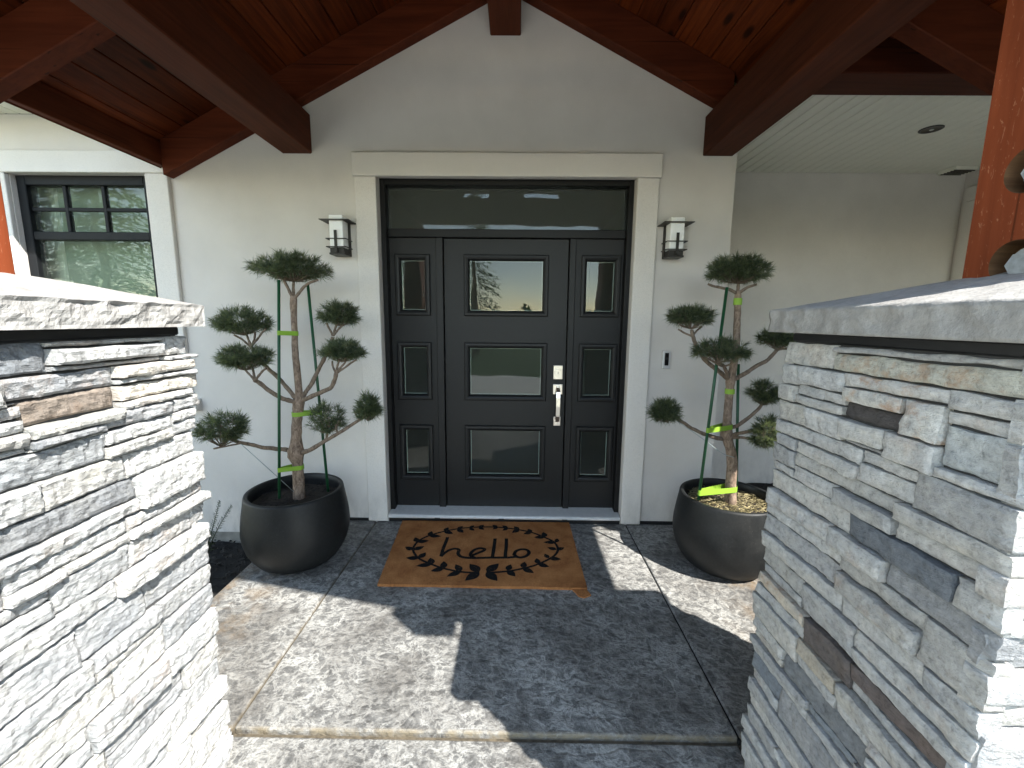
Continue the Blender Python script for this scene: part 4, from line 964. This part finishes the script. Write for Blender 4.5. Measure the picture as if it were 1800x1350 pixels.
# ================================================================ wall lanterns
def lantern(x, label):
    t = thing('wall_lantern', label, 'wall lamp', (x, -.001, 2.07), 'wall lanterns flanking the door')
    b = MB(); b.box((x-.055, -.016, 1.945), (x+.055, -.001, 2.185), .002); b.build('back_plate', M['dark_metal'], t)
    b = MB(); b.box((x-.046, -.118, 1.990), (x+.046, -.024, 2.198), .007, 3); b.build('glass_shade', M['opal'], t, smooth=False)
    b = MB()
    b.box((x-.098, -.150, 2.160), (x-.0485, -.002, 2.1645)); b.box((x+.0485, -.150, 2.160), (x+.098, -.002, 2.1645)); b.box((x-.0485, -.150, 2.160), (x+.0485, -.1205, 2.1645))
    b.build('brim', M['dark_metal'], t)
    for z in (2.042, 1.990):
        b = MB(); b.box((x-.068, -.1285, z), (x+.068, -.1235, z+.006)); b.box((x-.068, -.1235, z), (x-.0625, -.016, z+.006)); b.box((x+.0625, -.1235, z), (x+.068, -.016, z+.006)); b.build('ring_bar', M['dark_metal'], t)
    b = MB(); b.box((x-.0095, -.134, 1.958), (x+.0095, -.1288, 2.098), .001); b.build('front_strap', M['dark_metal'], t)
    b = MB(); b.box((x-.052, -.118, 1.944), (x+.052, -.017, 1.956), .001); b.box((x-.052, -.022, 1.9565), (x+.052, -.0165, 1.988), .001); b.box((x-.047, -.114, 1.9565), (x+.047, -.0225, 1.9885), .001); b.box((x-.009, -.1285, 1.958), (x+.009, -.111, 1.968), .001)
    b.build('base_tray', M['dark_metal'], t)
    for sx in (-1, 1):
        a_, c_ = sorted((x+sx*.0535, x+sx*.048)); b = MB(); b.box((a_, -.035, 1.957), (c_, -.0165, 2.1595)); b.build('side_bar', M['dark_metal'], t)
    return t
lantern(-1.124, 'dark framed wall lantern with white glass, left of the door above the pine')
lantern(1.130, 'dark framed wall lantern with white glass, right of the door above the doorbell')
t = thing('doorbell', 'silver doorbell with a black camera face on the right wall', 'doorbell', (1.147, -.001, 1.25))
MB().box((1.1195, -.020, 1.188), (1.1745, -.001, 1.315), .005, 2).build('casing', M['silver'], t)
MB().box((1.133, -.0235, 1.212), (1.161, -.0195, 1.302), .003, 2).build('camera_face', M['gloss_black'], t)
b = MB(); b.tube([(1.147, -.0232, 1.262), (1.147, -.0255, 1.262)], [.009, .008], 20); b.build('lens', M['flash'], t)

# ================================================================ fern by the left pillar
fern = thing('fern', 'dark sparse fern fronds standing in the mulch beside the left pillar', 'fern', (-2.02, -.42, -.2))
rnd = random.Random(12)
def frond(p0, p1, bend, nleaf, ll):
    P = [Vector(p0), (Vector(p0)+Vector(p1))/2+Vector(bend), Vector(p1)]; S = cat_smooth(P, 10)
    b = MB(); b.tube(S, [.004*(1-i/len(S))+.0012 for i in range(len(S))], 5)
    for k in range(nleaf):
        t = .12+.86*k/nleaf; q = t*(len(S)-1); i = int(q); p = S[i].lerp(S[min(i+1, len(S)-1)], q-i); ax = (S[min(i+1, len(S)-1)]-S[i]).normalized()
        for sd in (-1, 1):
            d = (ax.cross(Vector((.25, 1, .1))).normalized()*sd+ax*.75+Vector((rnd.gauss(0, .18), rnd.gauss(0, .3), rnd.gauss(0, .15)))).normalized()*ll*(1-.65*t)*rnd.uniform(.7, 1.15)
            s = d.cross(Vector((0, 1, .2))).normalized()*.0028
            b.face([p, p+d*.5+s, p+d, p+d*.5-s])
    b.build('frond', M['fern'], fern, recalc=False)
frond((-2.06, -.40, -.19), (-1.905, -.35, .305), (.015, 0, .02), 34, .05)
frond((-2.05, -.38, -.19), (-1.832, -.34, .268), (-.02, 0, .01), 34, .05)
frond((-2.07, -.44, -.19), (-2.02, -.48, .22), (-.02, 0, .02), 30, .055)
frond((-2.09, -.42, -.19), (-2.26, -.42, .24), (.02, 0, .05), 30, .055)

# ================================================================ spruces across the drive (seen mirrored in the glass)
def spruce_mesh(h, r, seed):
    rnd = random.Random(seed); V, F = [], []
    for k in range(int(h*11)):
        z = h*(.10+.90*(k/(h*11))); R = r*(1-z/h)**.85+.08
        for q in range(7):
            a = rnd.uniform(0, 2*pi); L = R*rnd.uniform(.7, 1.1); d = Vector((cos(a), sin(a), 0)); n = max(3, int(L*5))
            for i in range(n):
                t = (i+1)/n; p = Vector((0, 0, z))+d*L*t+Vector((0, 0, -.34*L*t*t))
                for sd in (-1, 1):
                    w_ = Vector((-d.y, d.x, 0))*sd*rnd.uniform(.10, .26)+d*.16+Vector((0, 0, rnd.uniform(-.14, .02))); s = d*.05
                    m = len(V); V += [p-s, p+s, p+w_]; F.append((m, m+1, m+2))
    return V, F
GT = 'spruces beyond the driveway'
for k, (x, y, h, r, lb) in enumerate(((-11.2, -8.6, 9.5, 2.3, 'broad spruce nearest the house across the side lawn'), (-1.9, -17.5, 8.0, 1.6, 'narrow spruce straight beyond the driveway end'), (-6.6, -18.5, 11.0, 2.4, 'tallest spruce left of the driveway end'), (8.4, -21, 10.0, 2.3, 'spruce right of the driveway end'), (-15.0, -11.5, 11.5, 2.6, 'far spruce behind the side lawn'))):
    t = thing('spruce_tree', lb, 'tree', (x, y, -.3), GT)
    V, F = spruce_mesh(h, r, 60+k); pydata('crown', [(p.x+x, p.y+y, p.z-.3) for p in V], F, M['far_needle'], t)
    MB().tube([(x, y, -.3), (x, y, h*.9)], [.18, .03], 8).build('trunk', M['bark'], t, smooth=True)

# low wood, one mass, added to screen the yellow skyline out of the door glass
rnd = random.Random(31); V, F = [], []
for _ in range(5200):
    x = rnd.uniform(-70, 70); y = -52+rnd.uniform(-3, 3); top = 2.5+1.5*noise.noise(Vector((x*.09, 2, 5)))+.8*noise.noise(Vector((x*.4, 7, 1)))
    z = -.3+(top+.3)*sqrt(rnd.random()); p = Vector((x, y, z)); m = len(V)
    for q in range(3): V.append(p+Vector((rnd.uniform(-.6, .6), rnd.uniform(-.3, .3), rnd.uniform(-.5, .5))))
    F.append((m, m+1, m+2))
tag(pydata('screen_wood', V, F, M['far_needle'], kind='stuff'), 'added low dark line of trees screening the bright skyline far beyond the lawn')
for o in bpy.data.objects:
    if o.parent is None and o.type == 'MESH' and 'label' not in o:
        o['label'] = {'ground': 'flat green lawn running out beyond the driveway', 'mulch_bed': 'black mulch bed beside the porch slab', 'mulch_chips': 'loose black mulch chips lying on the bed'}.get(o.name.split('.')[0], 'part of the ground')
for nm, lb in (('mulch_bed', 'black mulch bed left of the porch slab under the window'), ('mulch_bed.001', 'dark mulch bed in the recess right of the porch slab'), ('mulch_chips', 'loose black chips on the left mulch bed'), ('mulch_chips.001', 'loose dark chips on the mulch in the right recess')):
    if nm in bpy.data.objects: bpy.data.objects[nm]['label'] = lb
